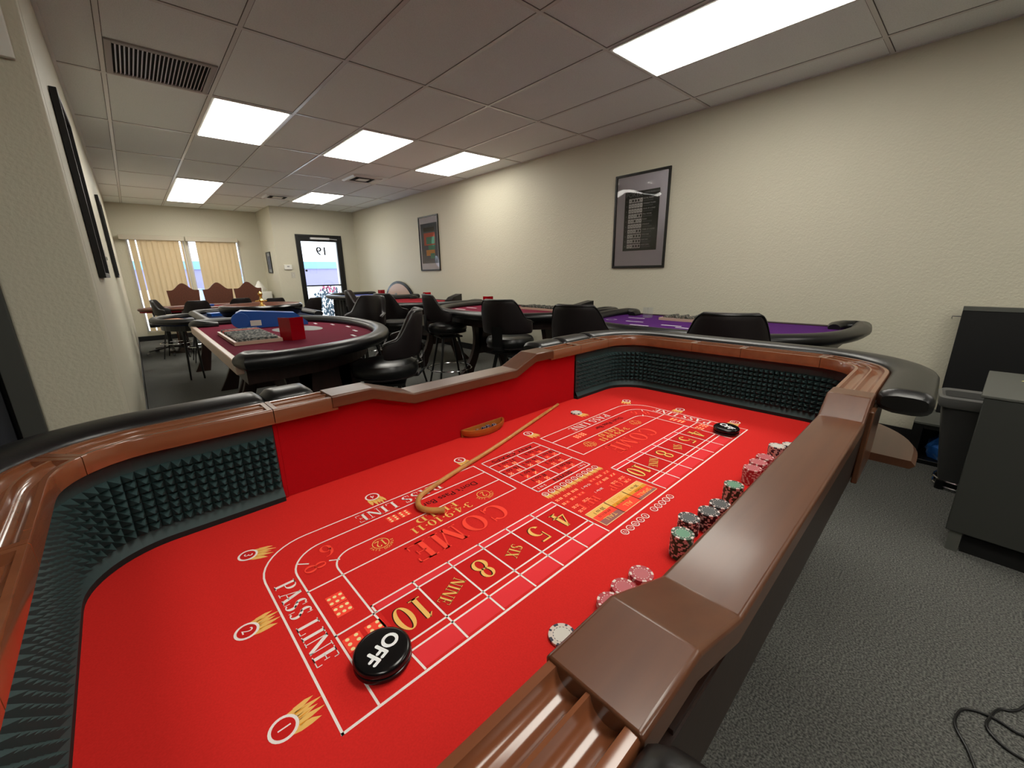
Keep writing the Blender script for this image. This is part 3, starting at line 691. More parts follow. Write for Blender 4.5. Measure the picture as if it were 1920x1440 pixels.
for (uu, vv, a, c, tx) in ((.700, .762, 6, 6, '31 to 1'), (.803, .762, 1, 1, '31 to 1'), (.680, .7225, 5, 6, '16 to 1'), (.752, .7225, 5, 6, '16 to 1'), (.822, .7225, 1, 2, '16 to 1'), (.700, .682, 3, 3, '8 to 1'), (.803, .682, 4, 4, '10 to 1'), (.700, .642, 5, 5, '8 to 1'), (.803, .642, 2, 2, '10 to 1')):
    sans(tx, uu, vv+.0085, .0190, BK_R, BK, wide=1.15); minidice(uu, vv-.008, a, c, .014, .030, ps=.0017)
# ten ringed numbers with flames along the box, then the dice grid
def flame(u, v, r, upv, mi=GD, h=1):
    d_ = Vector(upv); n_ = Vector((-d_.y, d_.x))
    def P_(x, y): return lp(u+n_.x*x*r+d_.x*y*r, v+n_.y*x*r+d_.y*y*r, h)
    body = [(-.85, .1), (-1.05, .9), (-.8, 1.5), (-.35, 1.35), (0, 1.5), (.35, 1.35), (.8, 1.55), (1.0, .9), (.85, .1)]
    lay.poly([P_(x, y) for x, y in body], mi)
    h = h+.5
    for a, c, e in ((-1.05, -.5, (-.95, 2.3)), (-.65, -.1, (-.30, 2.75)), (-.2, .25, (.15, 2.4)), (.15, .65, (.55, 2.85)), (.5, 1.05, (1.05, 2.35))):
        lay.poly([P_(a, .8), P_((a+c)/2+.15, 1.6), P_(c, .9)] if False else [P_(a, .9), P_(c, .9), P_((c+e[0])/2+.12, 1.75), P_(e[0], e[1]), P_((a+e[0])/2-.05, 1.6)], mi)
    for a, e in ((-.55, (-.5, 1.9)), (.0, (.1, 2.0)), (.5, (.6, 2.0))):
        lay.face([lay.vert(lp(*[q for q in (u+n_.x*(a-.07)*r+d_.x*.9*r, v+n_.y*(a-.07)*r+d_.y*.9*r)], h+1)), lay.vert(lp(u+n_.x*(a+.07)*r+d_.x*.9*r, v+n_.y*(a+.07)*r+d_.y*.9*r, h+1)), lay.vert(lp(u+n_.x*e[0]*r+d_.x*e[1]*r, v+n_.y*e[0]*r+d_.y*e[1]*r, h+1))], OR)
def ringed(n_, u, v, r, dr, fl=True, digit=1.25, ringmat=WH, inner=DP):
    d_ = Vector(dr); upv = (-d_.y, d_.x)
    if fl: flame(u, v, r, upv)
    disc(u, v, r, ringmat, 3, 24); disc(u, v, r*.78, inner, 4, 24); sans(n_, u, v, r*digit, dr, WH, h=5, wide=.9)
for n_, (u, v), dr in (('1', (.047, .447), LT_R), ('2', (.048, .634), LT_R), ('3', (.090, .831), (-.45, -.89)), ('4', (.353, .864), BK_R), ('5', (.618, .876), BK_R), ('6', (.894, .876), BK_R), ('7', (1.162, .882), BK_R), ('8', (1.42, .836), (-.45, .89)), ('9', (1.465, .635), RT_R), ('10', (1.464, .441), RT_R)):
    ringed(n_, u, v, .0165, dr)
for k, n_ in enumerate('10 9 8 7 6 5 4 3 2 1'.split()): ringed(n_, .652+k*.0219, .583, .0088, BK_R, digit=1.3)
for k, n_ in enumerate(('12', '11', '10', '9', '8')): ringed(n_, .657+k*.020, .372, .0088, BK_R, fl=False, digit=1.2)
for k, n_ in enumerate(('6', '5', '4', '3', '2')): ringed(n_, .775+k*.0185, .372, .0088, BK_R, fl=False, digit=1.2)
prs = [(5, 6), (4, 6), (6, 6), (1, 1), (5, 5), (2, 2)]
for k, uu in enumerate((.657, .686, .714, .786, .814, .846)):
    minidice(uu, .545, *prs[k], .0095, .012); minidice(uu, .525, prs[k][0] % 6+1, prs[k][1] % 6+1, .0095, .012)
for uu in (.662, .700, .815, .848): minidice(uu, .500, 5, 4, .0095, .012); minidice(uu-.002, .481, 5, 4, .0095, .012) if uu in (.662, .848) else None
sans('15 for 1', .750, .538, .011, BK_R, WH); sans('30 for 1', .756, .505, .010, BK_R, WH)
serif('HOP', .815, .488, .023, BK_R, BR_, wide=1.3); serif('BET', .695, .488, .023, BK_R, BR_, wide=1.3)
# small / all / tall boxes
def grad(u0_, u1_, v0_, v1_, cols):
    n = len(cols)
    for i, c in enumerate(cols): rect(u0_, v0_+(v1_-v0_)*i/n, u1_, v0_+(v1_-v0_)*(i+1)/n, c, 1)
for u0_, u1_, tx, t2, cl in ((.649, .7185, 'TALL', '30 to 1', [GR, GR, BR_, BR_, GD, GD]), (.7185, .789, 'ALL', '150 to 1', [BR_, BR_, BR_, OR, GD, GD]), (.789, .8605, 'SMALL', '30 to 1', [GR, BR_, BR_, OR, GD, GD])):
    grad(u0_, u1_, .410, .4645, cl)
    um = (u0_+u1_)/2; sans(tx, um, .424, .017, BK_R, GD); sans(t2, um, .453, .013, BK_R, OR if cl[0] == BR_ else BK); sans('2.3.4.5.6' if tx == 'SMALL' else '8.9.10.11.12', um, .439, .0085, BK_R, BK)
    for p, q in (((u0_, .410), (u1_, .410)), ((u0_, .4645), (u1_, .4645)), ((u0_, .410), (u0_, .4645)), ((u1_, .410), (u1_, .4645))): seg2(p, q, .0016, PA, 5)
lay.build('felt_layout', PR, craps, recalc=False)['label'] = 'printed betting layout in white, gold and red'

# ------------------------------------------------------------------ things on the craps felt
def onfelt(name, label, cat, u, v, rz=0, group=None, z=ZF+.0012):
    return thing(name, label, cat, uvw(u, v, z), TH+rz, group)
def chipmesh(name, body, face, spot):
    b = MB(); n = 32; r = .0200; h = .0032
    for k in range(n):
        a0, a1 = 2*pi*k/n, 2*pi*(k+1)/n; sp = (k % 4) == 0 or (k % 8) == 1
        P = lambda rr, a, z: (rr*cos(a), rr*sin(a), z)
        mi = 2 if sp else 0
        b.poly([P(r, a0, 0), P(r, a1, 0), P(r, a1, h), P(r, a0, h)], mi)
        b.poly([P(r, a0, h), P(r, a1, h), P(r*.80, a1, h), P(r*.80, a0, h)], mi)
        b.poly([P(r*.80, a0, h), P(r*.80, a1, h), P(r*.68, a1, h), P(r*.68, a0, h)], 0)
        b.poly([P(r*.68, a0, h), P(r*.68, a1, h), P(r*.63, a1, h), P(r*.63, a0, h)], 2 if k % 2 else 0)
        b.poly([P(r*.63, a0, h), P(r*.63, a1, h), (0, 0, h)], 1)
        b.poly([P(r, a1, 0), P(r, a0, 0), (0, 0, 0)], 0)
    return b.build(name, [body, face, spot], None)
protos = {}
first = {}
def stack(kind, n, u, v, label, group, z=ZF+.0012):
    rnd = random.Random(int(u*1000)+n)
    for i in range(n):
        if kind not in protos:
            body = {'red': 'chip_red', 'green': 'chip_green', 'black': 'chip_black', 'white': 'chip_white'}[kind]
            o = chipmesh('poker_chip', body, body+'_face', 'chip_spot_dark' if kind == 'white' else 'chip_spot'); protos[kind] = o
        else: o = protos[kind].copy(); S.collection.objects.link(o)
        top = i == n-1
        o.location = uvw(u+rnd.uniform(-.0006, .0006), v+rnd.uniform(-.0006, .0006), z+i*.0033); o.rotation_euler = (0, 0, rnd.random()*6)
        if n == 1: tag(o, label, 'poker chip')
        elif top: tag(o, 'top chip of the '+label, 'poker chip', group)
        else: tag(o, 'lower chip in the '+label, 'poker chip', group)
SG = [('red', 4, .558, .281, 'short red stack rightmost of three by the near rail step'), ('red', 4, .511, .285, 'short red stack in the middle of the near three'), ('red', 4, .468, .283, 'short red stack leftmost of three by the near rail step'),
 ('green', 14, .668, .263, 'tall green stack nearest the viewer'), ('green', 8, .670, .220, 'low green stack behind the nearest tall green one'),
 ('black', 10, .745, .284, 'leftmost black stack'), ('black', 12, .785, .262, 'middle black stack'), ('black', 12, .828, .257, 'farthest black stack'),
 ('green', 14, .919, .262, 'tall green stack between black and red stacks'), ('red', 12, 1.049, .264, 'tall red stack nearest the green one'), ('red', 12, 1.094, .264, 'middle one of the tall red stacks'), ('red', 12, 1.139, .262, 'tall red stack nearest the white chips'),
 ('white', 12, 1.239, .261, 'white stack with dark edge spots'), ('white', 10, 1.290, .240, 'farthest white stack, nearly hidden by the rail')]
for i, (k, n, u, v, lab) in enumerate(SG): stack(k, n, u, v, lab, 'chips of stack: '+lab)
stack('white', 1, .376, .302, 'single white and blue chip lying by the near rail', None)
stack('white', 1, 1.162, .889, 'single white chip lying on the ringed number 7 at the far side', None)
# OFF pucks
def puck(u, v, d_text, label):
    t = onfelt('puck', label, 'dealer puck', u, v, 0, 'OFF pucks')
    b = MB(); r = .0385
    prof = [(0, 0), (r-.004, 0), (r-.001, .002), (r, .005), (r-.001, .008), (r-.004, .0095), (r-.001, .011), (r, .014), (r-.001, .018), (r-.004, .0205), (r-.007, .021), (0, .021)]
    b.lathe(prof, 48); b.build('disc', 'puck_black', t, smooth=True)
    vv, ff = font_mesh('OFF', .030)
    dd = Vector(d_text).normalized(); nn = Vector((-dd.y, dd.x)); b = MB()
    # heavy letters: the outline drawn several times slightly shifted
    for kx, ky in ((0, 0), (.0011, 0), (-.0011, 0), (0, .0009), (0, -.0009)):
        ids = [b.vert((dd.x*(x+kx)+nn.x*(y+ky), dd.y*(x+kx)+nn.y*(y+ky), .02125+kx*.01+ky*.02)) for x, y, _ in vv]
        for q in ff: b.face([ids[k] for k in q])
    b.build('lettering', 'puck_white', t, recalc=False)
puck(.172, .447, (-.93, -.36), 'big black OFF puck at the near end of the layout beside the gold 10')
puck(1.345, .428, (-.5, -.86), 'small-looking black OFF puck at the far end of the layout')
# dice bowl with dice
t = onfelt('dice_bowl', 'half-moon wooden dice bowl against the red back wall', 'bowl', .808, 1.006)
b = MB(); n = 22; rx, ry, h = .088, .050, .024
def arcp(sx, sy, z, dv=0): return [(sx*cos(pi+pi*i/n), -abs(sy*sin(pi*i/n))-dv, z) for i in range(n+1)]
rows = [arcp(rx*.86, ry*.86, 0), arcp(rx*.95, ry*.95, .006), arcp(rx, ry, .016), arcp(rx, ry, h), arcp(rx*.93, ry*.91, h), arcp(rx*.88, ry*.86, .010), arcp(rx*.80, ry*.78, .004)]
b.grid(rows); b.poly(arcp(rx*.80, ry*.78, .004)); b.poly(arcp(rx*.86, ry*.86, 0)[::-1])
for r_a, r_b in zip(rows, rows[1:]): pass
b.box((-rx, -.004, 0), (rx, 0, h)); b.build('bowl', 'wood_bowl', t, smooth=True)
dpos = [(-.034, -.018, 6), (-.008, -.016, 5), (.012, -.028, 3), (.014, -.012, 6), (.036, -.018, 4), (.003, -.033, 2), (.030, -.033, 5)]
for k, (x, y, n_) in enumerate(dpos):
    c, s_ = cos(TH), sin(TH); base = Vector(uvw(.808, 1.006, ZF+.0012+.0046))+Vector((x*c-y*s_, x*s_+y*c, 0))
    t = thing('die', ['dark purple die with white pips, leftmost in the half-moon bowl', 'dark purple die second from left in the bowl', 'dark purple die at the front middle of the bowl', 'dark purple die behind the middle of the bowl', 'dark purple die at the right end of the bowl', 'dark purple die in front of the second one in the bowl', 'dark purple die at the front right of the bowl'][k], 'die', tuple(base), random.random()*3, 'dice in the bowl')
    a = .0062; b = MB(); b.box((-a, -a, 0), (a, a, 2*a)); b.build('cube', 'dice_purple', t, bevel=.0012)
    b = MB()
    for pa, pc in {2: [(-1, -1), (1, 1)], 3: [(-1, -1), (0, 0), (1, 1)], 4: [(-1, -1), (1, 1), (-1, 1), (1, -1)], 5: [(-1, -1), (1, 1), (-1, 1), (1, -1), (0, 0)], 6: [(-1, -1), (1, 1), (-1, 1), (1, -1), (-1, 0), (1, 0)]}[n_]:
        q = a*.55; r_ = a*.2
        b.poly([(pa*q+r_*cos(j), pc*q+r_*sin(j), 2*a+.00012) for j in [2*pi*i/8 for i in range(8)]])
        for sx, sy in ((1, 0), (-1, 0), (0, 1), (0, -1)):
            if sx: b.poly([(sx*(a+.00012), pa*q+r_*cos(j), a+pc*q+r_*sin(j)) for j in [2*pi*i/8 for i in range(8)]])
            else: b.poly([(pa*q+r_*cos(j), sy*(a+.00012), a+pc*q+r_*sin(j)) for j in [2*pi*i/8 for i in range(8)]])
    b.build('pips', 'puck_white', t, recalc=False)
# the stick
pts = [(1.180, .993), (.95, .925), (.735, .861), (.56, .817), (.455, .786), (.424, .770), (.408, .748), (.404, .728), (.414, .706), (.436, .685)]
P3 = []
for i in range(len(pts)-1):
    p0 = pts[max(0, i-1)]; p1 = pts[i]; p2 = pts[i+1]; p3 = pts[min(len(pts)-1, i+2)]
    for j in range(5):
        q = j/5
        P3.append(tuple(.5*((2*p1[a])+(-p0[a]+p2[a])*q+(2*p0[a]-5*p1[a]+4*p2[a]-p3[a])*q*q+(-p0[a]+3*p1[a]-3*p2[a]+p3[a])*q**3) for a in (0, 1)))
P3.append(pts[-1])
b = MB(); nP = len(P3); rad = [.0052+.0018*i/nP for i in range(nP)]
b.tube([tuple(Vector(uvw(u, v, ZF+.0012+rad[i])) ) for i, (u, v) in enumerate(P3)], rad, 12)
tag(b.build('dealer_stick', 'wood_stick', None, smooth=True), 'long wooden craps stick with a hooked end lying on the red felt', 'stick')

# ------------------------------------------------------------------ card tables
def dtable(label, felt, x, y, rz, ln=2.05, dp=1.22, ztop=.90, name='card_table', legs=True, legm='wood_leg', edge='wood_leg', dealer=True, skirt=False, n=40, power=.62, py=.80):
    t = thing(name, label, 'card table', (x, y, 0), rz)
    def out(o_=0):
        r_ = []
        for i in range(n+1):
            a = -pi/2+pi*i/n; ca, sa = max(0, cos(a)), sin(a)
            r_.append(((dp-o_)*ca**power if ca > 1e-6 else 0, (ln/2-o_)*math.copysign(abs(sa)**py, sa)))
        return r_
    o0 = out(.045); zc = ztop-.030
    path = [(.13, o0[0][1]+.060, zc+.004), (.03, o0[0][1]+.035, zc), (-.012, o0[0][1]+.012, zc)]
    path = [(.02, o0[0][1], zc), (.05, o0[0][1], zc)]+[(max(.05, px), py, zc) for px, py in o0[1:-1]]+[(.05, o0[-1][1], zc), (.02, o0[-1][1], zc)]
    hook = lambda sgn: [(.155, sgn*(ln/2-.20), zc-.004), (.085, sgn*(ln/2-.20), zc-.002), (.03, sgn*(ln/2-.165), zc), (.008, sgn*(ln/2-.11), zc), (.012, sgn*(ln/2-.065), zc)]
    body = [(px+.0, py, zc) for px, py in o0 if px > .06]
    path = hook(-1)+body+list(reversed(hook(1)))
    b = MB(); rr_ = [(.035, .026), (.050, .036)]+[(.056, .041)]*(len(path)-4)+[(.050, .036), (.035, .026)]; b.tube(path, rr_, 14); b.build('armrest', 'vinyl', t, smooth=True)
    b = MB(); fo = [(px*.985, py*.985) for px, py in out(.07)]; fo = [(max(px, 0), py) for px, py in fo]
    b.prism(fo, ztop-.075, ztop-.045); b.build('felt_top', felt, t)
    b = MB(); fo = [(max(.01, px-.0), py) for px, py in out(.15)]; b.prism(fo, ztop-.16, ztop-.076); b.build('apron', legm, t)
    if dealer:
        b = MB(); b.box((-.035, -ln/2+.13, ztop-.10), (0, ln/2-.13, ztop-.035)); b.build('dealer_edge', edge, t, bevel=.006)
    if legs:
        for sy in (-1, 1):
            yc = sy*(ln/2-.42)
            b = MB(); W2 = .055
            for sx, x0, x1 in ((-1, .30, .10), (1, .62, .86)):
                prof = []
                for i in range(13):
                    q = i/12; z = (ztop-.16)*(1-q); xm = x0+(x1-x0)*q**2.2+.03*sin(pi*q)*sx*-1; wd = .085-.035*sin(pi*q)+(.02 if q > .9 else 0)
                    prof.append((xm, z, wd))
                rows = [[(xm-wd, yc-W2/2, z), (xm+wd, yc-W2/2, z), (xm+wd, yc+W2/2, z), (xm-wd, yc+W2/2, z)] for xm, z, wd in prof]
                b.grid(rows, closed_v=True, cap=True)
            b.box((.30, yc-W2/2, .30), (.62, yc+W2/2, ztop-.16))
            b.build('trestle_leg', legm, t, bevel=.006)
        b = MB(); b.box((.42, -(ln/2-.45), .36), (.48, ln/2-.45, .50)); b.build('stretcher', legm, t)
    return t
zt_ = .895
mar = dtable('maroon felt blackjack table with grey oval logo and padded rail, nearest on the left', 'felt_maroon', .335, 3.42, 0, 2.34, 1.09, zt_, edge='edge_wood_pale', power=.80, py=.93)
bj2 = dtable('black padded card table against the right wall behind the stool in the middle', 'felt_maroon', 3.66, 3.45, pi, 2.03, 1.30, zt_)
pur = dtable('purple felt card table with padded rail by the right wall, nearest one', 'felt_purple', 3.68, 1.42, pi+R(3), 1.95, 1.24, zt_)
bj3 = dtable('crimson felt card table by the right wall with the black card shoe', 'felt_crimson', 3.62, 5.66, pi, 2.05, 1.30, zt_)
blu = dtable('blue felt card table with pleated skirt, farthest along the right wall', 'felt_blue', 3.88, 7.90, pi, 2.1, 1.22, zt_)
b = MB()
rows = []
for i in range(61):
    a = -pi/2+pi*i/60; ca = max(0, cos(a)); px = 1.10*ca**.62; py = .93*math.copysign(abs(sin(a))**.8, sin(a)); k = .012*(1 if i % 2 else -1)
    rows.append([(px+k, py+k, .82), (px+k*1.6, py+k*1.6, .45), (px+2*k, py+2*k, .02)])
b.grid(rows); b.build('pleated_skirt', 'vinyl_grey', blu, smooth=True)
# felt printing
def flat(parent, name, matn, polys, z):
    b = MB()
    for p in polys: b.poly([(x, y, z) for x, y in p])
    return b.build(name, matn, parent, recalc=False)
def ell(cx, cy, rx, ry, rot=0, n=24): return [(cx+rx*cos(2*pi*k/n)*cos(rot)-ry*sin(2*pi*k/n)*sin(rot), cy+rx*cos(2*pi*k/n)*sin(rot)+ry*sin(2*pi*k/n)*cos(rot)) for k in range(n)]
zf = zt_-.0445
flat(mar, 'felt_logo', 'logo_grey', [ell(.52, .20, .10, .19, .15), ell(.62, -.02 if False else .30, .05, .05), ell(.66, .22, .10, .20, .1)], zf)
flat(mar, 'bet_marks', 'white_print', [[(xx, yy), (xx+.02, yy), (xx+.03, yy+.10), (xx+.01, yy+.10)] for xx, yy in ((.80, .45), (.88, .25), (.92, .0), (.86, -.3), (.75, -.55))], zf)
flat(pur, 'bet_marks', 'white_print', [[(xx, yy), (xx+.02, yy), (xx+.02, yy+.16), (xx, yy+.16)] for xx, yy in ((.30, -.72), (.55, -.60), (.75, -.45), (.62, -.25), (.70, -.1), (.8, .1), (.62, .2))], zf)
flat(pur, 'bet_hexagons', 'white_print', [[(cx+.05*cos(a)+.0, cy+.05*sin(a)), (cx+.05*cos(a+pi/3), cy+.05*sin(a+pi/3)), (cx+.044*cos(a+pi/3), cy+.044*sin(a+pi/3)), (cx+.044*cos(a), cy+.044*sin(a))] for cx, cy in ((.55, -.75), (.85, .15)) for a in [k*pi/3 for k in range(6)]], zf)
flat(bj2, 'bet_marks', 'white_print', [[(xx, yy), (xx+.03, yy), (xx+.03, yy+.2), (xx, yy+.2)] for xx, yy in ((.9, -.5), (.8, -.75), (1.0, -.2), (.6, -.8))], zf)
flat(bj3, 'bet_marks', 'white_print', [[(xx, yy), (xx+.03, yy), (xx+.03, yy+.14), (xx, yy+.14)] for xx, yy in ((.9, -.1), (.8, .3), (1.0, .1), (.6, .5))], zf)
# chip trays set in the felt
def tray(x, y, rz, label, rows=8, big=.40):
    t = thing('chip_tray', label, 'chip tray', (x, y, zf+.0008), rz)
    b = MB(); b.box((-.13, -big, 0), (.13, big, .006)); b.box((-.135, -big-.01, 0), (-.12, big+.01, .022)); b.box((.12, -big-.01, 0), (.135, big+.01, .022)); b.box((-.12, -big-.01, 0), (.12, -big, .022)); b.box((-.12, big, 0), (.12, big+.01, .022)); b.build('tray', 'edge_wood_pale', t)
    for k in range(rows):
        yy = -big+.035+k*(2*big-.07)/(rows-1); b = MB(); b.tube([(-.115, yy, .0225), (.115, yy, .0225)], .0155, 12)
        b.build('chip_row', 'chips_redmix' if k in (rows-2,) else 'chips_mixed', t)
    return t
tray(.335+.20, 3.37, 0, 'chip tray on the maroon table beside the red sign', 10, .34)
tray(3.66-.21, 3.20, pi, 'chip tray on the card table behind the middle stool', 10, .40)
tray(3.68-.22, 1.45, pi, 'chip tray on the purple table behind the nearest chair back', 8, .36)

# ------------------------------------------------------------------ bar stools
def make_stool(label):
    t = thing('bar_stool', label, 'bar stool', (0, 0, 0), 0, 'black swivel bar stools')
    zs = .75
    b = MB(); prof = [(0, zs-.085), (.165, zs-.085), (.190, zs-.080), (.203, zs-.055), (.202, zs-.032), (.188, zs-.008), (.150, zs+.004), (.07, zs+.002), (0, zs)]
    b.lathe(prof, 36); b.build('seat', 'vinyl', t, smooth=True)
    b = MB(); b.lathe([(.187, zs-.0885), (.198, zs-.0885), (.198, zs-.0805), (.187, zs-.0805), (.187, zs-.0885)], 36); b.build('seat_band', 'vinyl_brown', t, smooth=True)
    b = MB(); b.cyl((0, 0, zs-.125), .085, .037, 20); b.box((-.12, -.12, zs-.14), (.12, .12, zs-.125)); b.build('swivel', 'metal_black', t)
    for k in range(4):
        a = pi/4+k*pi/2; b = MB(); p0 = Vector((.115*cos(a), .115*sin(a), zs-.13)); p1 = Vector((.27*cos(a), .27*sin(a), .004))
        b.tube([p0, p1], [(.016, .016), (.011, .011)], 4, up=(cos(a), sin(a), 0)); b.build('leg', 'metal_black', t)
    b = MB(); rr_ = .238; b.tube([(rr_*cos(2*pi*k/32), rr_*sin(2*pi*k/32), .27) for k in range(32)], .008, 8, closed=True); b.build('foot_ring', 'chrome', t, smooth=True)
    # wrap-around back
    def top(a):
        x = abs(a)
        if x < R(30): return zs+.315
        if x > R(66): return zs+.155-.03*(x-R(66))/R(30)
        q = (x-R(30))/R(36); q = q*q*(3-2*q); return zs+.315-.16*q
    b = MB(); pip = []; rows = []; n = 48; A = R(84)
    for i in range(n+1):
        a = -A+2*A*i/n; e = min(i, n-i)/3.0; k = 1 if e >= 1 else sqrt(max(.02, 1-(1-e)**2)); zb = zs+.035; zt = top(a)
        zm = (zb+zt)/2; hh = (zt-zb)/2*(.80+.20*k) ; row = []
        th = .021*(.5+.5*k)
        for j in range(16):
            c = 2*pi*j/16; dd = math.copysign(abs(cos(c))**.6, cos(c))*th; zz = zm+math.copysign(abs(sin(c))**.35, sin(c))*hh
            rd = .205+.10*(zz-zb)*max(0, cos(a*.9))+dd
            row.append((rd*cos(a), rd*sin(a), zz))
        rows.append(row)
        rd = .205+.10*(zt-zb)*max(0, cos(a*.9))+.017; pip.append((rd*cos(a), rd*sin(a), zm+hh-.010))
    b.grid(rows, closed_v=True, cap=True); bk = b.build('backrest', 'vinyl_brown', t, smooth=True)
    b = MB(); b.tube(pip, .0045, 6); b.build('piping', 'vinyl', bk, smooth=True)
    b = MB()
    rows = [[(.10, y, zs-.100), (.20, y, zs-.095), (.232, y, zs-.06), (.236, y, zs+.10)] for y in (-.045, .045)]
    rows2 = [[(p[0], p[1], p[2]-.006) if j < 2 else (p[0]+.007, p[1], p[2]) for j, p in enumerate(r)] for r in rows]
    b.grid(rows); b.grid(rows2); b.build('back_bracket', 'vinyl', t)
    return t
stool = make_stool('black bar stool with its back to the viewer at the maroon table')
def put(st_, x, y, back, lab=None, first=False):
    rz = atan2(back[1], back[0])
    if first: st_.location = (x, y, 0); st_.rotation_euler = (0, 0, rz); return st_
    return dup(st_, (x, y, 0), rz, lab)
GS = 'black swivel bar stools'
put(stool, 1.08, 2.40, (.85, -.53), first=True)
put(stool, 2.30, 2.60, (-1, -.42), 'black bar stool at the middle right table, its tall back below the red sign')
put(stool, 2.42, 3.74, (-1, .25), 'black bar stool seen from the side with its round seat clear, between two right-hand tables')
put(stool, 2.20, 4.42, (-1, -.25), 'black bar stool behind the maroon table, left of the side-on stool')
put(stool, 1.58, 3.95, (.85, .5), 'black bar stool facing the viewer at the far side of the maroon table')
put(stool, 2.30, 5.55, (-.95, .55), 'narrow black stool back between the blue and crimson tables')
put(stool, 2.27, 1.78, (-1, -.30), 'black bar stool back just beyond the craps table, left of the purple table')
put(stool, 2.32, .88, (-.9, -.42), 'black chair back directly in front of the purple table')
for x, y, bk_, lab in ((.36, 8.62, (-1, .25), 'narrow black chair back at the left by the window blind'), (.66, 7.92, (.0, -1), 'black chair back left of the gap between the window blinds'), (1.24, 8.12, (.1, -1), 'black chair back in front of the right window blind'), (1.62, 7.62, (.1, -1), 'black chair back just above the right side of the roulette wheel'), (2.02, 7.15, (.6, -1), 'black chair back nearest the glass door, beside the roulette wheel')):
    c_ = put(stool, x, y, bk_, lab); c_.scale = (.87, .87, .87); c_['group'] = 'low black chairs by the window table'

# ------------------------------------------------------------------ roulette table and the side table at the left
t = thing('roulette_table', 'dark roulette table with navy felt and padded rail, behind the maroon table', 'gaming table', (.95, 5.36, 0))
def rrect(x0, y0, x1, y1, r, n=8):
    out = []
    for cx, cy, a0 in ((x1-r, y0+r, -pi/2), (x1-r, y1-r, 0), (x0+r, y1-r, pi/2), (x0+r, y0+r, pi)):
        for i in range(n+1): a = a0+pi/2*i/n; out.append((cx+r*cos(a), cy+r*sin(a)))
    return out
b = MB(); b.prism(rrect(-.5, -.76, .5, .76, .2), .80, .845); b.build('felt_top', 'felt_navy', t)
b = MB(); b.prism(rrect(-.44, -.70, .44, .70, .15), .72, .80); b.build('apron', 'wood_leg', t)
b = MB(); pth = [(x, y, .865) for x, y in rrect(-.5, -.76, .5, .76, .2)]; k0 = 18; pp = pth[k0-9:]+pth[:0]
b.tube(pth[6:31], (.045, .030), 12); b.build('armrest', 'vinyl_grey', t, smooth=True)
for yy in (-.50, .26):
    b = MB(); W2 = .055
    for sx, x0, x1 in ((-1, -.18, -.34), (1, .18, .34)):
        rows = []
        for i in range(11):
            q = i/10; z = .72*(1-q); xm = x0+(x1-x0)*q**2; wd = .085-.035*sin(pi*q); rows.append([(xm-wd, yy-W2/2, z), (xm+wd, yy-W2/2, z), (xm+wd, yy+W2/2, z), (xm-wd, yy+W2/2, z)])
        b.grid(rows, closed_v=True, cap=True)
    b.box((-.2, yy-W2/2, .45), (.2, yy+W2/2, .72)); b.build('trestle_leg', 'wood_leg', t, bevel=.006)
t = thing('roulette', 'black roulette wheel with wooden rim and brass finial', 'roulette wheel', (.97, 5.02, .8458)); t.scale = (.88, .88, 1.12)
b = MB(); b.lathe([(0, 0), (.30, 0), (.40, .03), (.43, .07), (.435, .105), (.42, .12), (.405, .122)], 48); b.build('bowl', 'puck_black', t, smooth=True)
b = MB(); b.lathe([(.405, .122), (.385, .12), (.30, .075), (.24, .06), (.0, .06)], 48); b.build('ball_track', 'wood_chair', t, smooth=True)
b = MB(); b.lathe([(.225, .061), (.22, .07), (.16, .064), (.05, .085), (0, .09)], 36); b.build('rotor', 'wood_rail', t, smooth=True)
b = MB(); b.lathe([(.0, .07), (.05, .07), (.045, .10), (.02, .115), (.014, .14), (.03, .155), (.014, .17), (.012, .19), (.024, .205), (.024, .22), (.0, .24)], 20)
for k in range(4): a = k*pi/2+.4; b.tube([(0, 0, .15), (.07*cos(a), .07*sin(a), .15)], .006, 6)
b.build('finial', 'brass', t, smooth=True)
t = thing('side_table', 'black padded oval table at the far left wall holding card boxes', 'card table', (.43, 6.78, 0))
b = MB(); e = ell(0, 0, .33, .50, 0, 40); b.prism(e, .70, .73); b.build('felt_top', 'felt_navy', t)
b = MB(); b.tube([(x, y, .748) for x, y in ell(0, 0, .32, .49, 0, 40)], (.05, .036), 12, closed=True); b.build('armrest', 'vinyl_grey', t, smooth=True)
b = MB(); b.prism(ell(0, 0, .27, .43, 0, 32), .63, .70); b.build('apron', 'metal_black', t)
for sx in (-1, 1):
    b = MB(); b.tube([(-.02+sx*.05, -.26, .63), (-.03+sx*.07, -.30, .003)], [.016, .010], 8); b.build('leg', 'metal_black', t)
b = MB(); W2 = .055; rows = []
for i in range(11):
    q = i/10; z = .63*(1-q); xm = .20-.12*q**2; wd = .085-.03*sin(pi*q); rows.append([(xm-wd, .25-W2/2, z), (xm+wd, .25-W2/2, z), (xm+wd, .25+W2/2, z), (xm-wd, .25+W2/2, z)])
b.grid(rows, closed_v=True, cap=True); b.build('trestle_leg', 'wood_leg', t, bevel=.006)
def boxthing(name, label, cat, x, y, z, sx, sy, sz, rz, m_, extra=None):
    t = thing(name, label, cat, (x, y, z), rz); b = MB(); b.box((-sx/2, -sy/2, 0), (sx/2, sy/2, sz*.62)); b.build('base', m_, t, bevel=.003)
    b = MB(); b.box((-sx/2-.003, -sy/2-.003, sz*.62), (sx/2+.003, sy/2+.003, sz)); b.build('lid', m_, t, bevel=.003); return t
boxthing('card_box', 'orange card box on the side table at the left', 'box', .30, 6.62, .7305, .14, .20, .035, .3, 'orange_plastic')
boxthing('card_box', 'dark blue card box on the side table, right of the orange one', 'box', .47, 6.55, .7305, .10, .22, .04, -.3, 'dark_blue_box')
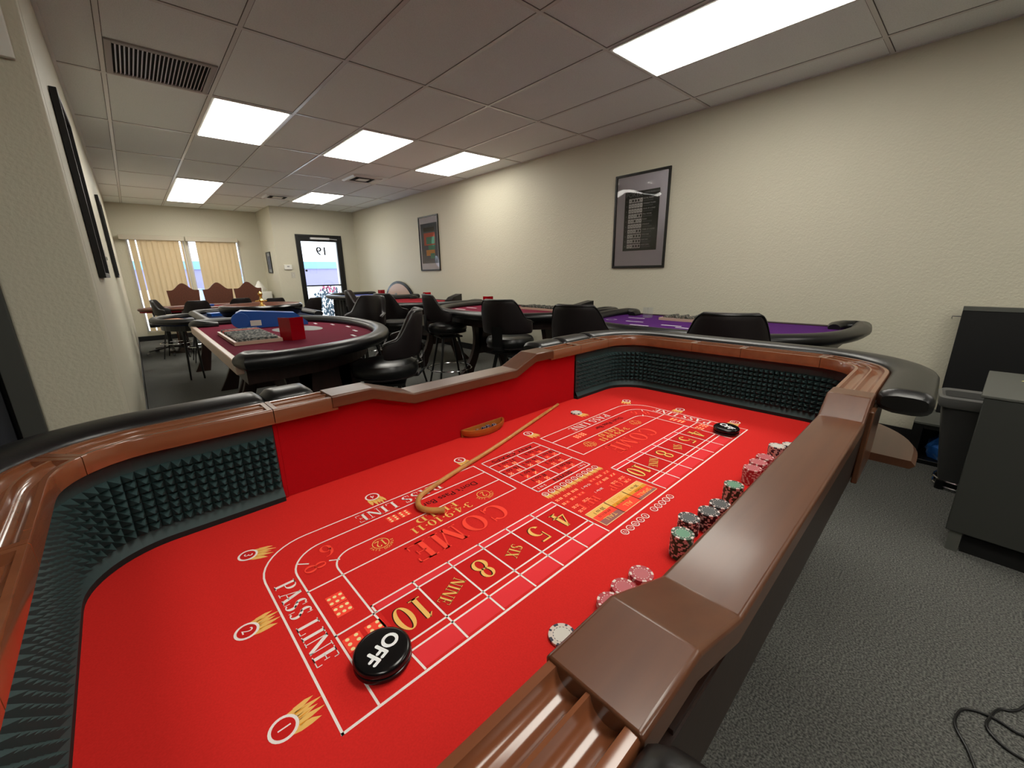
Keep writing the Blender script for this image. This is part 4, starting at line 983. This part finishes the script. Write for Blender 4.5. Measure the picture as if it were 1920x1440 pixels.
boxthing('card_box', 'blue and yellow box on the roulette table in front of the wheel', 'box', .62, 5.62, .8458, .12, .14, .035, .2, 'blue_plastic')
t = tray(1.02, 5.83, 1.57, 'chip tray on the roulette table, beyond the wheel', 6, .22)

# items on the maroon table
def red_sign(x, y, z, rz, label, s_=1.0, m_='red_acrylic'):
    t = thing('sign_holder', label, 'sign', (x, y, z), rz, 'acrylic table sign holders'); w_, h_ = .105*s_, .135*s_
    b = MB()
    b.box((-w_, -.03, 0), (w_*.0, -.026, h_)); b.box((0, -.03, 0), (.004, .045, h_)); b.box((.004, -.030, 0), (w_*.75, -.026, h_)) if False else None
    b.box((-w_, -.026, 0), (0, .03, .004)); b.build('acrylic_panel', m_, t, bevel=.001); return t
def folded(x, y, z, rz, label, w_=.075, h_=.125, m_='red_acrylic'):
    t = thing('sign_holder', label, 'sign', (x, y, z), rz, 'acrylic table sign holders')
    b = MB(); a = .55
    for sg in (-1, 1):
        p = [(0, 0), (sg*w_*cos(a), w_*sin(a)), (sg*w_*cos(a)-.0*sg, w_*sin(a)+.004), (0, .004)]
        b.prism(p if sg > 0 else p[::-1], .004, h_)
    b.build('acrylic_leaves', m_, t)
    b = MB(); b.prism([(-w_*cos(a), w_*sin(a)), (0, 0), (w_*cos(a), w_*sin(a))], 0, .004); b.build('foot_plate', m_, t); return t
folded(.72, 2.99, zf+.0005, R(-22), 'large red acrylic sign holder standing on the maroon table', .088, .150)
folded(4.0-.55, 7.55, zf+.0005, R(-40), 'red acrylic sign holder on the blue far table')
folded(3.42, 5.85, zf+.0005, R(-50), 'red acrylic sign holder on the crimson table in front of the round board')
folded(3.28, 4.12, zf+.0005, R(-45), 'red acrylic sign holder above the middle black stool back')
folded(3.42, 1.98, zf+.0005, R(-60), 'clear acrylic sign holder at the far end of the purple table', .05, .09, 'clear_acrylic')
t = thing('card_shoe', 'blue plastic card shoe lying on the maroon table', 'card shoe', (.84, 4.02, zf+.0005), R(-8)); t.scale = (1.3, 1.3, 1.25)
b = MB(); prof = [(-.20, 0), (-.20, .10), (-.17, .115), (.13, .085), (.20, .02), (.20, 0)]
rows = [[(x, y, z) for x, z in prof] for y in (-.055, .055)]; b.grid(rows, closed_v=True); b.poly([(x, -.055, z) for x, z in prof]); b.poly([(x, .055, z) for x, z in prof]); b.build('body', 'blue_plastic', t, bevel=.006)
b = MB(); b.cyl((0, 0, 0), .05, .012, 24); o = b.build('roller_cover', 'blue_plastic', t, loc=(-.18, -.055, .055), bevel=.002); o.rotation_euler = (R(90), 0, 0)
b = MB(); b.box((-.13, -.0565, .015), (-.07, -.0552, .05)); b.build('paper_label', 'white_plastic', t)
def blackshoe(x, y, rz, label):
    t = thing('card_shoe', label, 'card shoe', (x, y, zf+.0005), rz); b = MB(); prof = [(-.15, 0), (-.15, .125), (.05, .085), (.15, .02), (.15, 0)]
    b.grid([[(xx, yy, z) for xx, z in prof] for yy in (-.05, .05)], closed_v=True); b.poly([(xx, -.05, z) for xx, z in prof]); b.poly([(xx, .05, z) for xx, z in prof]); b.build('body', 'metal_black', t, bevel=.004)
    b = MB(); b.box((.10, -.04, .048), (.14, .04, .056)); b.build('card_slot', 'vinyl_grey', t)
blackshoe(3.35, 5.0, R(200), 'black card shoe at the near end of the crimson table')
blackshoe(3.32, 2.70, R(165), 'black card shoe on the table left of the purple one')
# semicircular board leaning on the right wall
t = thing('wheel_board', 'half-round board with pale wooden face and dark rim leaning against the right wall', 'board', (3.915, 8.03, 0), 0)
b = MB(); n = 32; pts = [(0, .62*cos(pi*i/n)*1.05, .62+.50*sin(pi*i/n)) for i in range(n+1)]
ins = [(y*.90, .62+(z-.62)*.90) for _, y, z in pts]
b.grid([[(x, y, z) for _, y, z in pts] for x in (.14, .17)]); b.poly([(.14, y, z) for _, y, z in pts]); b.build('rim', 'puck_black', t)
b = MB(); b.poly([(.137, y, z) for y, z in ins]); b.build('face', 'edge_wood_pale', t)
b = MB(); b.cyl((0, 0, 0), .04, .02, 16); o = b.build('hub', 'logo_grey', t, loc=(.138, .1, .84)); o.rotation_euler = (0, R(-90), 0)
b = MB(); b.box((.10, -.6, 0), (.18, .6, .62)); b.build('stand', 'wood_dark', t)

# ------------------------------------------------------------------ window table with wooden chairs
t = thing('window_table', 'long reddish table with dark padded rim in front of the windows', 'table', (1.1, 9.25, 0))
b = MB(); b.prism(ell(0, 0, 1.10, .45, 0, 44), .70, .735); b.build('felt_top', 'felt_crimson', t)
b = MB(); b.tube([(x, y, .745) for x, y in ell(0, 0, 1.08, .44, 0, 44)], (.045, .028), 12, closed=True); b.build('armrest', 'wood_chair', t, smooth=True)
b = MB(); b.box((-.7, -.2, .62), (.7, .2, .70)); b.build('apron', 'wood_dark', t)
for sx in (-1, 1):
    b = MB(); b.lathe([(.0, .0), (.26, .0), (.24, .04), (.07, .09), (.055, .40), (.09, .60), (0, .62)], 20, (sx*.6, 0, 0)); b.build('pedestal', 'wood_dark', t, smooth=True)
boxthing('card_box', 'blue box on the long window table', 'box', .93, 9.05, .736, .14, .10, .06, .1, 'blue_plastic')
def make_wchair(label):
    t = thing('wooden_chair', label, 'chair', (0, 0, 0), 0, 'wooden chairs with arched backs'); b = MB()
    top = []
    for i in range(25):
        x = -.25+.50*i/24; q = abs(x)/.25; z = 1.02+.13*max(0, cos(min(1, q/.75)*pi)*.5+.5); top.append((x, z))
    f1 = [(x, 0, z) for x, z in top]+[(.23, 0, .70), (-.23, 0, .70)]; f2 = [(x, .035, z) for _, (x, z) in enumerate(top)]+[(.23, .035, .70), (-.23, .035, .70)]
    k = len(f1); i1 = [b.vert(p) for p in f1]; i2 = [b.vert(p) for p in f2]; b.face(i1); b.face(i2[::-1]); [b.face((i1[j], i1[(j+1) % k], i2[(j+1) % k], i2[j])) for j in range(k)]
    b.build('backrest', 'wood_chair', t)
    b = MB(); b.box((-.25, -.46, .43), (.25, .0, .49)); b.build('seat', 'vinyl', t, bevel=.012)
    for x in (-.22, .22):
        b = MB(); b.box((x-.02, -.44, .003), (x+.02, -.40, .43)); b.build('leg', 'wood_chair', t)
        b = MB(); b.box((x-.02, -.0, .003), (x+.02, .035, .70)); b.build('leg', 'wood_chair', t)
    return t
wc = make_wchair('brown wooden chair with arched back under the left blind'); wc.location = (.70, 10.25, 0)
dup(wc, (1.26, 10.30, 0), 0, 'brown wooden chair with arched back in front of the right blind'); dup(wc, (1.78, 10.28, 0), 0, 'brown wooden chair with arched back left of the white cabinet')
t = thing('office_chair_base', 'black five-star chair base on casters under the left tables', 'chair', (.30, 9.05, 0))
b = MB(); b.cyl((0, 0, .10), .03, .38, 12); b.build('column', 'metal_black', t)
for k in range(5):
    a = 2*pi*k/5+3.5; b = MB(); b.tube([(.02*cos(a), .02*sin(a), .13), (.32*cos(a), .32*sin(a), .09)], [(.03, .018), (.018, .012)], 8); sp = b.build('spoke', 'metal_black', t)
    b = MB(); b.cyl((0, 0, 0), .028, .03, 14); o = b.build('caster', 'chrome', sp, loc=(.33*cos(a), .33*sin(a), .03)); o.rotation_euler = (R(90), 0, a)
b = MB(); b.box((-.22, -.22, .48), (.22, .22, .54)); b.build('seat', 'vinyl', t, bevel=.02)

# ------------------------------------------------------------------ framed pictures and wall fittings
def framed(name, label, face, y0, y1, z0, z1, mb='mat_board', depth=.022, fw_=.022):
    """picture on the right wall (face=-1) or left wall (face=+1)"""
    xw = XR if face < 0 else XL; t = thing(name, label, 'picture', (xw, (y0+y1)/2, EYE+z0)); h = z1-z0; a = (y1-y0)/2; X = lambda d_: face*d_
    b = MB()
    for p, q in (((X(.002), -a, 0), (X(depth), -a+fw_, h)), ((X(.002), a-fw_, 0), (X(depth), a, h)), ((X(.002), -a+fw_, 0), (X(depth), a-fw_, fw_)), ((X(.002), -a+fw_, h-fw_), (X(depth), a-fw_, h))):
        b.box(tuple(min(i, j) for i, j in zip(p, q)), tuple(max(i, j) for i, j in zip(p, q)))
    b.build('frame', 'frame_black', t, bevel=.002)
    b = MB(); b.poly([(X(.008), -a+fw_, fw_), (X(.008), a-fw_, fw_), (X(.008), a-fw_, h-fw_), (X(.008), -a+fw_, h-fw_)]); b.build('mat', mb, t)
    return t, X, a, h
def wavy(t, X, a, h, seed, fw_=.022):
    b = MB(); rnd = random.Random(seed); n, m_ = 22, 30; ph = [rnd.random()*6 for _ in range(6)]; rows = []
    for i in range(n+1):
        r_ = []
        for j in range(m_+1):
            y = -a+fw_+(2*a-2*fw_)*i/n; z = fw_+(h-2*fw_)*j/m_; e = min(1, min(i, n-i)/4, min(j, m_-j)/4)
            r_.append((X(.0125+.0016*e*(sin(y*11+ph[0]+2.5*sin(z*5+ph[1]))+.8*sin(z*9+ph[2]+y*6))), y, z))
        rows.append(r_)
    if X(1) > 0: rows = rows[::-1]
    b.grid(rows[::-1]); b.build('cover_sheet', 'poster_glass', t, smooth=True, recalc=False)
t, X, a, h = framed('poker_poster', 'framed black and white poker hands poster on the right wall', -1, 2.225, 2.855, .022, .968)
yc = (2.225+2.855)/2; py = lambda y: y-yc; pz = lambda z: z-.022
b = MB(); b.box((-.0095, py(2.33), pz(.20)), (-.0085, py(2.73), pz(.79))); pr_ = b.build('print', 'poster_black', t)
b = MB()
for r_ in range(10):
    zt = pz(.722-r_*.0505)
    for c in range(5):
        y1_ = py(2.68)-c*.033; b.poly([(-.0100, y1_, zt), (-.0100, y1_-.030, zt), (-.0100, y1_-.030, zt-.042), (-.0100, y1_, zt-.042)])
b.build('card_pictures', 'poster_white', pr_)
b = MB(); rr_ = random.Random(4)
for r_ in range(10):
    for c in range(5):
        y1_ = py(2.68)-c*.033-.015; zc_ = pz(.722-r_*.0505)-.021
        if (r_ in (7, 8, 9) and c > 1) or (r_ == 3 and c > 2) or (r_ == 4 and c == 2) or (r_ == 0 and c in (1, 2, 3)) or (r_ == 6 and c > 2):
            b.poly([(-.0104, y1_+.010*cos(k), zc_+.015*sin(k)) for k in [i*pi/4 for i in range(8)]])
        else: b.poly([(-.0104, y1_+.003, zc_-.006), (-.0104, y1_-.003, zc_-.006), (-.0104, y1_-.003, zc_+.006), (-.0104, y1_+.003, zc_+.006)])
b.build('pips', 'poster_black', pr_)
def walltext(parent, text, size, y, z, m_='poster_white', x=-.0100, wide=1.0, align=None):
    v, f = font_mesh(text, size); b = MB(); mn = min(p[0] for p in v); sh = mn if align else 0
    ids = [b.vert((x, y-(p[0]-sh)*wide, z+p[1])) for p in v]
    for q in f: b.face([ids[k] for k in q])
    return b.build('lettering', m_, parent, recalc=False)
walltext(pr_, 'POKER', .060, py(2.715), pz(.757), 'logo_grey', wide=1.05, align=1); walltext(pr_, 'HAND RANKINGS', .022, py(2.50), pz(.765), 'logo_grey', align=1)
for r_, tx in enumerate(('ROYAL FLUSH', 'STRAIGHT FLUSH', 'FOUR OF A KIND', 'FULL HOUSE', 'FLUSH', 'STRAIGHT', 'THREE OF A KIND', 'TWO PAIR', 'ONE PAIR', 'HIGH CARD')):
    walltext(pr_, tx, .018, py(2.508), pz(.712-r_*.0505), align=1)
    b = MB(); zz = pz(.695-r_*.0505)
    for k in range(2): b.box((-.0101, py(2.508)-.11, zz-k*.008-.0022), (-.0098, py(2.508), zz-k*.008))
    b.build('small_print', 'logo_grey', pr_)
    walltext(pr_, str(r_+1), .014, py(2.705), pz(.70-r_*.0505))
wavy(t, X, a, h, 5)
t, X, a, h = framed('colour_poster', 'framed colourful card strategy poster on the right wall farther away', -1, 6.44, 7.10, .04, .975)
yc = 6.77; py = lambda y: y-yc; pz = lambda z: z-.04
b = MB(); b.box((-.0095, py(6.49), pz(.17)), (-.0085, py(7.04), pz(.85))); pr_ = b.build('print', 'poster_slate', t)
for (m_, ya, yb, za, zb) in (('poster_black', 6.58, 6.94, .71, .78), ('poster_red', 6.57, 6.94, .48, .69), ('poster_green', 6.58, 6.86, .50, .62), ('poster_green', 6.58, 6.80, .40, .48), ('poster_orange', 6.59, 6.88, .30, .40), ('poster_green', 6.60, 6.74, .25, .34)):
    b = MB(); zo = {'poster_black': .0100, 'poster_red': .0100, 'poster_green': .0104, 'poster_orange': .0102}[m_]; b.box((-zo, py(ya), pz(za)), (-.0096, py(yb), pz(zb))); b.build('colour_chart', m_, pr_)
wavy(t, X, a, h, 9)
t, X, a, h = framed('framed_picture', 'large black framed picture on the left wall, seen edge-on', 1, 2.98, 3.58, .0, .84, 'mat_board', .028, .025)
b = MB(); b.box((.0085, -.2, .15), (.0095, .2, .70)); b.build('print', 'poster_black', t)
t, X, a, h = framed('framed_picture', 'black framed picture on the left wall beyond the light switch, seen edge-on', 1, 6.05, 6.68, .0, .80, 'mat_board', .028, .025)
b = MB(); b.box((.0085, -.2, .15), (.0095, .2, .70)); b.build('print', 'poster_black', t)
t, X, a, h = framed('framed_picture', 'small framed picture on the return wall near the glass door', 1, 10.55, 10.9, .05, .50, 'logo_grey', .02, .02); t.location.x = XJ-.0; t.rotation_euler = (0, 0, pi)
b = MB(); b.box((.0085, -.1, .08), (.0095, .1, .36)); b.build('print', 'poster_slate', t)
t = thing('white_panel', 'white panel hung high on the wall at the upper left edge', 'wall panel', (-.435, 2.449, EYE+.75)); b = MB(); b.box((-.30, -.024, 0), (.275, 0, .50)); b.build('board', 'white_plastic', t, bevel=.004)
b = MB(); b.box((-.32, -.030, .50), (.285, 0, .53)); b.build('top_edge', 'white_plastic', t, bevel=.003)
def plate(label, cat, name, x, y, z, w_, h_, m_, axis, extra):
    t = thing(name, label, cat, (x, y, z), 0)
    b = MB()
    if axis == 'x': b.box((0, -w_/2, -h_/2), (.008, w_/2, h_/2))
    else: b.box((-w_/2, -.008, -h_/2), (w_/2, 0, h_/2))
    b.build('plate', m_, t, bevel=.002)
    b = MB(); s_ = extra
    if axis == 'x': [b.box((.008, yy-.005, -.012), (.016, yy+.005, .012)) for yy in s_]
    else: [b.box((xx-.005, -.016, -.012), (xx+.005, -.008, .012)) for xx in s_]
    b.build('toggle', 'white_plastic', t)
plate('metal double light switch on the left wall between the edge-on pictures', 'light switch', 'light_switch', XL, 4.45, EYE+.14, .12, .12, 'switch_metal', 'x', (-.025, .025))
plate('beige light switch below the thermostat by the glass door', 'light switch', 'light_switch', 2.65, YD, EYE+.0, .075, .12, 'plate', 'y', (0,))
t = thing('thermostat', 'white thermostat box on the wall left of the glass door', 'thermostat', (2.565, YD, EYE+.165)); b = MB(); b.box((-.075, -.03, -.05), (.075, 0, .05)); b.build('housing', 'white_plastic', t, bevel=.006)
b = MB(); b.box((-.02, -.032, .0), (.025, -.030, .025)); b.build('display', 'logo_grey', t)
t = thing('cabinet', 'low white cabinet in the corner by the return wall', 'cabinet', (2.12, 10.98, 0)); b = MB(); b.box((-.20, -.22, 0), (.20, .22, .92)); b.build('body', 'white_plastic', t, bevel=.005)
b = MB(); b.box((-.19, -.232, .05), (.19, -.22, .90)); b.build('door', 'white_plastic', t)
t = thing('paper_towel_bundle', 'crumpled white paper bundle on top of the white cabinet', 'paper', (2.13, 10.95, .92)); b = MB(); rnd = random.Random(2)
b.lathe([(0, 0), (.10, 0), (.12, .06), (.09, .12), (.06, .17), (.03, .22), (0, .24)], 14); b.v = [(x*(1+rnd.uniform(-.15, .15)), y*(1+rnd.uniform(-.15, .15)), z) for x, y, z in b.v]; b.build('paper', 'white_plastic', t, smooth=True)

# ------------------------------------------------------------------ right edge: desk, screen, shelf, bin, cable
t = thing('desk', 'dark grey desk pedestal at the right edge of the room', 'desk', (2.56, -.55, 0), R(-2))
zt = EYE-.54
b = MB(); b.box((0, -.45, .10), (.62, .46, zt)); b.build('body', 'desk_grey', t, bevel=.004)
b = MB(); b.box((-.004, -.46, zt), (.64, .47, zt+.012)); b.build('top', 'desk_top', t, bevel=.003)
b = MB(); b.box((.03, -.42, 0), (.58, .40, .10)); b.build('plinth', 'void', t)
b = MB(); b.box((.01, .405, 0), (.05, .445, .10)); b.build('foot', 'desk_top', t)
t = thing('sticky_note', 'pale yellow note standing on the grey desk top', 'note', (3.02, -.27, zt+.0125), R(-30)); b = MB(); b.box((-.004, -.05, 0), (.0, .05, .085)); b.box((-.05, -.05, 0), (-.004, .05, .002)); b.build('paper', 'sticky_note', t)
t = thing('screen', 'large black flat panel standing against the right wall behind the desk', 'screen', (4.02, -.45, .285), 0)
b = MB(); b.box((-.02, -.55, 0), (.03, .51, .70)); b.build('panel', 'screen_black', t, bevel=.004)
b = MB(); b.box((-.024, -.55, .70), (.034, .51, .725)); b.build('top_edge', 'desk_top', t)
b = MB(); b.tube([(-.02, .51, .66), (-.02, .55, .66), (-.02, .55, .64)], .004, 6); b.build('hook', 'chrome', t)
t = thing('shelf_unit', 'low black open shelf under the black screen', 'shelf', (3.90, -.38, 0))
b = MB(); X0, X1, Y0, Y1, H_ = -.22, .18, -.62, .52, .27
b.box((X0, Y0, 0), (X1, Y1, .03)); b.box((X0, Y1-.05, .03), (X1, Y1, H_)); b.box((X0, Y0, .03), (X1, Y0+.05, H_)); b.box((X1-.01, Y0+.05, .03), (X1, Y1-.05, H_-.03)); b.box((X0, Y0+.05, H_-.03), (X1, Y1-.05, H_)); b.build('carcass', 'metal_black', t, bevel=.003)
b = MB(); b.box((X0-.004, Y0, H_), (X1, Y1, H_+.012)); b.build('top', 'desk_top', t)
t = thing('plastic_bag', 'crumpled blue plastic bag inside the low black shelf', 'bag', (3.79, -.06, .0305)); t.scale = (.95, .85, 1.05); rnd = random.Random(6)
b = MB(); b.lathe([(0, 0), (.10, 0), (.115, .04), (.11, .09), (.08, .14), (.04, .17), (0, .18)], 26, sc=(.9, 1.15)); b.v = [(x*(1+rnd.uniform(-.14, .14)), y*(1+rnd.uniform(-.14, .14)), max(0, z+rnd.uniform(-.012, .012))) for x, y, z in b.v]; b.build('bag_body', 'blue_bag', t, smooth=True)
t = thing('trash_bin', 'grey plastic waste bin with thick rim between desk and shelf', 'bin', (3.40, -.11, 0), R(4))
def rring(a_, c_, z): return [(x, y, z) for x, y in rrect(-a_, -c_, a_, c_, min(a_, c_)*.35, 5)]
b = MB(); b.grid([rring(.085, .085, .06), rring(.115, .15, .52)], closed_v=True); b.grid([rring(.105, .14, .52), rring(.075, .075, .07)], closed_v=True); b.poly(rring(.085, .085, .06)); b.build('body', 'bin_grey', t, smooth=True)
b = MB(); b.grid([rring(.105, .14, .50), rring(.124, .160, .50), rring(.132, .168, .52), rring(.132, .168, .555), rring(.120, .156, .565), rring(.105, .14, .555)], closed_v=True, closed_u=True); b.build('rim', 'bin_rim', t, smooth=True)
b = MB(); b.tube([(.10*cos(2*pi*k/24), .10*sin(2*pi*k/24), .055) for k in range(24)], .005, 6, closed=True); b.tube([(.10*cos(2*pi*k/24), .10*sin(2*pi*k/24), .02) for k in range(24)], .005, 6, closed=True); b.build('wire_base', 'chrome', t, smooth=True)
for sx in (-1, 1):
    for sy in (-1, 1): b = MB(); b.cyl((.07*sx, .07*sy, 0), .022, .055, 12); b.build('caster', 'metal_black', t)
def smooth_path(P, k=6):
    out = []
    for i in range(len(P)-1):
        p0, p1, p2, p3 = P[max(0, i-1)], P[i], P[i+1], P[min(len(P)-1, i+2)]
        for j in range(k):
            q = j/k; out.append(tuple(.5*((2*p1[a])+(-p0[a]+p2[a])*q+(2*p0[a]-5*p1[a]+4*p2[a]-p3[a])*q*q+(-p0[a]+3*p1[a]-3*p2[a]+p3[a])*q**3) for a in (0, 1)))
    out.append(P[-1]); return out
b = MB()
b.tube([(x, y, .0045) for x, y in smooth_path([(1.30, -.25), (1.40, -.22), (1.45, -.205), (1.51, -.18), (1.56, -.183), (1.60, -.20), (1.62, -.25), (1.61, -.31), (1.66, -.40), (1.80, -.44)])], .0038, 8)
b.tube([(x, y, .0045+.006*(1 if 3 < i < 9 else 0)) for i, (x, y) in enumerate(smooth_path([(1.90, -.36), (1.75, -.32), (1.69, -.29), (1.67, -.265), (1.63, -.25), (1.57, -.24), (1.53, -.27), (1.52, -.31), (1.50, -.42)]))], .0038, 8)
tag(b.build('power_cable', 'metal_black', None, smooth=True), 'thin black cable looped on the carpet at the lower right', 'cable')
b = MB(); b.box((XR-.028, 2.9, .10), (XR-.0125, 3.95, .135)); struct(b.build('trim_2', 'white_plastic'))
